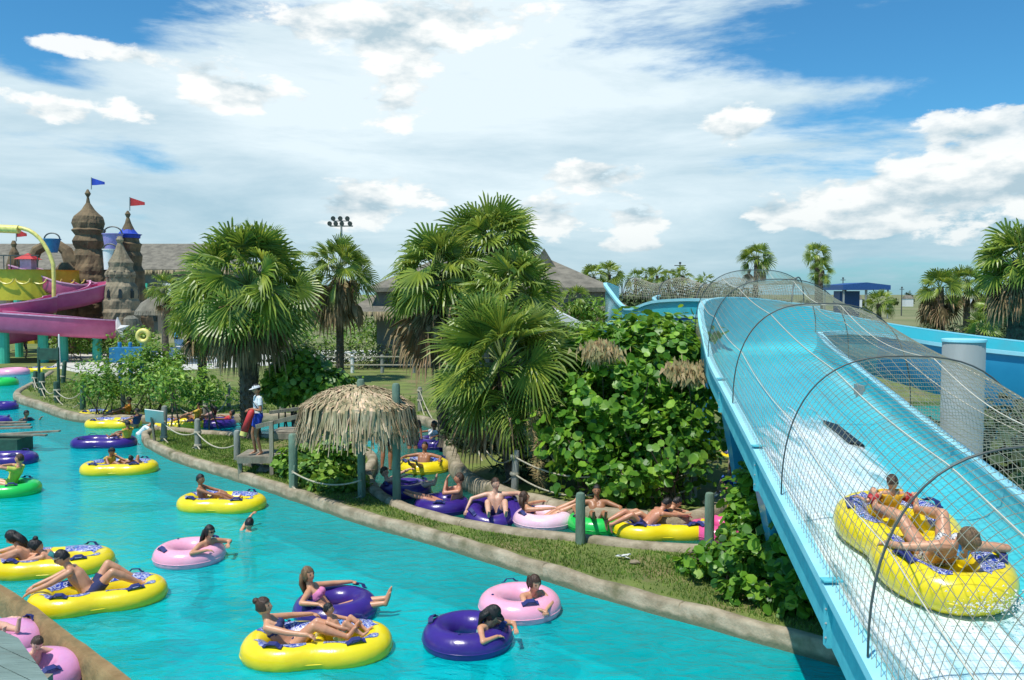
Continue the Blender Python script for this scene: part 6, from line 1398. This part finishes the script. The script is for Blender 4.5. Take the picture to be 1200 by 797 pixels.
person('man in sunglasses in the near yellow raft, arms stretched to the stained wall', onraft(rb, -.10, .10, .0), R(203), 'sit', 1.75, 'tan', 'black', 'short', [('shorts', nv), ('sunglasses', nv)], look=(0,0), sex='m', vox=.012, group=GR, pel=(.0,0,.02), tor=(.50,-.12,.72), hl=(.95,.12,.10), hr=(.80,-.15,.16), fl=(-.62,.05,.12), fr=(-.55,-.22,.12), kl=(-.1,.3,1), kr=(-.1,-.3,1), tl=(-.8,0,.2), tr=(-.8,0,.2))
# pink tubes behind the wall
t = tube(36, 794, 'rose pink tube with a small boy, at the bottom left below the deck', 'v_rose', 2.0, Rm=.38, rt=.20)
person('small boy leaning on the rose pink tube below the deck', at(36,794,-.10,.16,.05), R(-15), 'lean', 1.15, 'pale', 'brown', 'short', [('shorts', rdc)], look=(-25,-20), sex='m', vox=.012, group=GR, hl=(.40,.2,.2), hr=(.40,-.2,.2), pel=(-.05,0,-.06))
t = tube(-6, 756, 'rose pink tube partly under the deck edge with a person lying across it', 'v_rose', .5, Rm=.38, rt=.20)
person('person in flowered shorts lying across the rose pink tube by the deck edge', at(-4,756,-.15,.05,.06), R(-20), 'recline', 1.55, 'pale', 'brown', 'short', [('shorts', lt)], sex='m', vox=.013, group=GR, tor=(-.8,0,.3), fl=(.55,.0,.30), fr=(.50,-.2,.26))
# channel queue
t = tube(475, 574, 'purple tube behind the right hut post with a woman in a pink bikini top', 'v_purple', 0)
person('woman reclining with crossed arms in the purple tube behind the hut post', t.location, R(-8), 'recline', 1.68, 'pale', 'brown', 'short', [('bikini_top', pk), ('bikini_bottom', pk)], look=(-10,-20), group=GR, hl=(.15,.12,.5), hr=(.2,-.1,.42), fl=(.85,-.1,.3), fr=(.82,-.25,.25))
t = tube(518, 593, 'purple tube with a man covering his face, in the channel', 'v_purple', 1)
person('reddish skinned man with both hands on his face in the purple channel tube', at(520,593,.08,0), R(178), 'recline', 1.75, 'red', 'brown', 'crop', [('shorts', nv)], sex='m', group=GR, tor=(-.3,0,.95), pel=(-.10,0,-.08), hl=(.02,.06,.52), hr=(.02,-.06,.52), pl=(1,.3,-.8), pr=(1,-.3,-.8), fl=(.75,.1,.25), fr=(.75,-.1,.25), dl=(-.3,0,1), dr=(-.3,0,1))
t = tube(497, 547, 'yellow patterned tube with a man facing the camera, in the channel', 'v_yellow', 0, Rm=.46, rt=.2, print_=True)
person('bare chested man sitting in the yellow patterned tube, facing the camera', at(494,549), R(-100), 'recline', 1.7, 'brown', 'black', 'crop', [('shorts', nv)], sex='m', group=GR, tor=(-.45,0,.88))
t = tube(512, 520, 'dark purple tube farthest up the shaded channel', 'v_purple', 0, Rm=.46, rt=.2)
person('person in white and black sitting in the farthest purple channel tube', at(503,519), R(-150), 'recline', 1.65, 'brown', 'black', 'short', [('shirt', wt)], group=GR, tor=(-.2,0,.95))
person('person in dark clothes beside the farthest purple channel tube', at(484,522,0,0,-.55), R(-90), 'stand', 1.65, 'brown', 'black', 'long', [('shirt', M['black']), ('shorts', M['black'])], group='bathers standing in the shaded channel')
person('person in a long black shirt standing behind the hut post by the channel', G(452,552,-.02)+Vector((0,0,.0)), R(80), 'stand', 1.68, 'brown', 'black', 'long', [('shirt', M['black']), ('shorts', M['black'])], group='bathers standing in the shaded channel')
t = tube(577, 603, 'purple tube with a green leaf print, standing tilted under a pale young man', 'v_purple', 0, pos=at(578,603,0,0,.12), M4=(R(22),0,0))
person('pale bare chested young man sitting on the tilted purple tube, arms spread', at(581,603,0,-.05,.02), R(-85), 'sit', 1.72, 'pale', 'brown', 'crop', [('shorts', nv)], look=(35,0), sex='m', group=GR, pel=(0,0,.02), tor=(-.18,0,.98), hl=(.05,.55,.30), hr=(.05,-.58,.2), fl=(.62,.15,.24), fr=(.62,-.18,.24), pl=(-.4,.5,.3), pr=(-.4,-.5,.3))
mb = MB(); 
for i in range(7): a = i*2*PI/7; mb.add([(0,0,0),(math.cos(a-.15)*.07,0,math.sin(a-.15)*.05),(math.cos(a)*.12,0,math.sin(a)*.09),(math.cos(a+.15)*.07,0,math.sin(a+.15)*.05)], [(0,1,2,3)])
o = mb.build('leaf_print', M['v_green'], t); o.location = (-.08,-.585,.06); o.rotation_euler = (R(-20),0,0)
t = tube(636, 609, 'pale pink tube between the purple and the green one in the channel', 'v_palepink', 0)
person('dark haired woman lying in the pale pink channel tube with bent arm', t.location, R(6), 'recline', 1.62, 'tan', 'brown', 'long', [('bikini_top', nv)], look=(0,0), group=GR, tor=(-.55,0,.8), fl=(.78,.05,.42), fr=(.70,-.12,.34), hr=(.25,-.25,.3))
t = tube(700, 613, 'bright green tube with a tanned man, behind the green post', 'v_green', 0)
person('deeply tanned man sitting with knees up in the green channel tube', t.location, R(-92), 'recline', 1.72, 'brown', 'black', 'short', [('shorts', M['black'])], sex='m', group=GR, tor=(-.35,0,.93), fl=(.66,.1,.30), fr=(.66,-.12,.30), pel=(-.05,0,-.06), hl=(.15,.42,.25), hr=(.15,-.42,.25))
r7_ = raft(776, 620, 'yellow double raft with two people lying side by side, below the sea grape bush', R(2))
person('sunburnt person with arm stretched right in the yellow channel raft', onraft(r7_, -.15, -.1, .08), R(10), 'lean', 1.6, 'red', 'black', 'short', [('shorts', nv)], sex='m', group=GR, pel=(-.25,0,.0), tor=(.68,0,.6), hr=(.72,-.1,.22), hl=(.6,.2,.25), fl=(-.95,.12,.12), fr=(-.92,-.12,.12))
person('second dark haired person lying behind the sunburnt one in the yellow channel raft', onraft(r7_, .05, .12, .08), R(5), 'lean', 1.55, 'tan', 'black', 'short', [('swimsuit', nv)], group=GR, pel=(-.2,0,-.02), tor=(.68,0,.6), fl=(-.95,.12,.12), fr=(-.92,-.12,.12))
tube(842, 622, 'magenta tube at the right end of the channel queue beside the post', 'v_mag', 0)
r8_ = raft(858, 592, 'yellow raft half hidden by leaves past the right wooden post', R(60)); person('person half hidden by leaves in the yellow raft past the right post', onraft(r8_, .1, 0, .1), R(-100), 'sit', 1.6, 'tan', 'black', 'short', [('shirt', cloth('blue_top', (.03,.12,.5)))], group=GR)
r9_ = raft(884, 562, 'yellow raft beside the blue slide wall, seen between leaves', R(70)); person('bare shouldered person in the yellow raft beside the blue slide wall', onraft(r9_, .0, 0, .12), R(-110), 'sit', 1.65, 'red', 'brown', 'crop', [('shorts', nv)], sex='m', group=GR)
person('second person in the raft beside the blue slide wall, arm raised', onraft(r9_, .45, 0, .12), R(-100), 'sit', 1.6, 'tan', 'brown', 'short', [('swimsuit', rdc)], group=GR)
r10_ = raft(866, 535, 'yellow raft farthest up the side channel next to the slide', R(80)); person('person in the farthest raft of the side channel next to the slide', onraft(r10_, .1, 0, .1), R(-100), 'sit', 1.6, 'tan', 'brown', 'crop', [('shorts', yv)], sex='m', group=GR)
# lifeguard with red rescue tube
person('lifeguard in white cap, white shirt and blue shorts standing on the wooden platform', (lf.x, lf.y-.12, DZ+.0), R(-150), 'stand', 1.70, 'brown', 'black', 'short', [('shirt', wt), ('shorts', bl), ('cap', wt)], look=(0,-5), sex='m', build=.92, vox=.013, hl=(.18,.10,1.12), hr=(.22,.0,1.10), fl=(-.02,.11,.09), fr=(.05,-.14,.09))
rt_ = empty('rescue_tube', (lf.x-.3, lf.y-.35, DZ+.35), 'long red foam rescue tube with a yellow end held by the lifeguard', 'rescue tube')
a = D(296,480,lf.y-.33)-Vector(rt_.location); b = D(286,506,lf.y-.4)-Vector(rt_.location); c = D(284.5,511,lf.y-.42)-Vector(rt_.location); mb = MB(); mb.tube([a, a.lerp(b,.12), b], [.04,.085,.085], 12); mb.build('foam', M['red'], rt_, smooth=True)
mb = MB(); mb.tube([b, c], [.087,.08], 12); mb.build('end', M['yellowpipe'], rt_, smooth=True, auto=40)
mb = MB(); s0 = Vector((lf.x-.16,lf.y-.22,DZ+1.40)); off3 = Vector(rt_.location)
mb.tube([Vector((lf.x+.12,lf.y-.24,DZ+1.0))-off3, Vector((lf.x-.02,lf.y-.30,DZ+1.22))-off3, s0-off3, Vector((lf.x-.14,lf.y-.0,DZ+1.45))-off3], .022, 6, flat=.4); mb.build('strap', M['black'], rt_)
# riders on the slide ---------------------------------------------------------
sl = math.atan(.139); hd_ = math.atan2(1, .115)
from mathutils import Euler
RY = 8.2; xl, zr = lineA(RY); rp = Vector((xl+1.12, RY, zr-.45+.2))
fw = Vector((.115,1,.139)).normalized(); yw = R(90); fx = Vector((math.cos(yw), math.sin(yw), 0)); nrm = Vector((0,-.139,1)).normalized(); fx = (fx-nrm*fx.dot(nrm)).normalized(); fy = nrm.cross(fx)
MR = Matrix((fx, fy, nrm)).transposed().to_euler()
rs = raft(0, 0, 'yellow double raft with blue wave print riding down the blue slide', 0, pos=rp, rot=MR, a=.98, b=.47, rt=.185, waist=.30)
def sp(lx, ly, lz): return rp+fx*lx+fy*ly+nrm*lz
person('woman with a blue bikini tie seen from behind, lying in the raft on the slide', sp(-.46,-.02,.0), 0, 'recline', 1.68, 'tan', 'fair', 'bun', [('bikini_bottom', blkw), ('bikini_top', blkw)], look=(8,-18), vox=.011, M4=MR, group=GR, headalong=True, tor=(-.62,0,.46), pel=(.16,0,.04), hl=(.10,.50,.2), hr=(.06,-.48,.2), pl=(-.6,.8,.1), pr=(-.6,-.8,.1), fl=(.88,.26,.24), fr=(.86,-.16,.22), kl=(0,.3,.9), kr=(0,-.3,.9))
mb = MB()
for i in range(4):
    a = (-1 if i % 2 else 1); mb.tube([(0,0,0),(-.02,.04*a,.0+.01*i),(-.05,.05*a+.01*i,-.03-.05*(i//2)),(-.04,.02*a,-.06-.06*(i//2))], .012, 5, flat=.4)
o = mb.build('bikini_tie', sw); pw = bpy.data.objects[[q.name for q in bpy.data.objects if q.get('label', '').startswith('woman with a blue bikini tie')][0]]; o.parent = pw; o.location = (-.30,0,.36)
person('toddler in red and yellow swimwear sitting at the far end of the slide raft', sp(.58,.06,.0), 0, 'sit', .98, 'tan', 'brown', 'short', [('vest', cloth('orange_yellow', (.85,.45,.02))), ('armbands', M['red'])], look=(10,-20), vox=.011, M4=MR, group=GR, pel=(.02,0,.16), tor=(-.3,0,.95), hl=(.1,.50,.45), hr=(.1,-.50,.42), fl=(.5,.12,.2), fr=(.5,-.12,.2))
# splash beside the raft and water curtain at its front
mb = MB(); r = random.Random(8)
for i in range(450):
    u = r.gauss(0,.35); p = rp+Vector((.25+u*.7+r.gauss(0,.12), -1.1+abs(r.gauss(0,.12))*-1+u*.15, -.19+abs(r.gauss(0,.07)))); s_ = r.uniform(.004,.012)
    mb.add([p+Vector((s_,0,0)), p+Vector((-s_,s_*.6,0)), p+Vector((0,-s_,s_)), p+Vector((0,0,s_*1.6))], [(0,1,2),(0,1,3),(1,2,3),(2,0,3)])
tag(mb.build('splash', M['white']), 'white water drops splashing under the raft on the slide', 'splash', kind='stuff')
# distant bathers at the left and by the paving
GF = 'tiny bathers in the distance'
for i, (px, py, Y, st_, c_, lb) in enumerate(((78,402,0,'stand','red','distant bather standing left of the teal post under the pink slide'),(66,409,0,'stand','navy_swimwear','distant bather beside the yellow panel'),(3,421,0,'stand','white_cotton','distant bather at the left edge by the teal post'),(30,420,0,'stand','dark_shirt','distant bather in dark clothes on the far shore'),(246,421,0,'stand','patterned_green','distant bather in yellow green beside the loungers'),(207,409,0,'stand','sky_blue','distant bather in blue behind the loungers'),(170,404,0,'stand','pink_bikini','distant bather by the yellow ring'),(222,405,0,'stand','orange_shirt','distant bather in orange behind the blue lounger'))):
    person(lb, G(px, py, GZ), R(-90+i*40), 'stand', 1.6, 'brown', 'black', 'short', [('shirt', M[c_]), ('shorts', nv)], fingers=False, vox=.03, group=GF)
tube(15, 437, 'pink tube on the water far off at the left edge', 'v_pink', 0, Rm=.6, rt=.28)
tube(2, 449, 'green tube on the water far off at the left edge', 'v_green', 0, Rm=.5, rt=.25)
raft(50, 434, 'pale yellow raft at the far shore below the pink slides', 0)
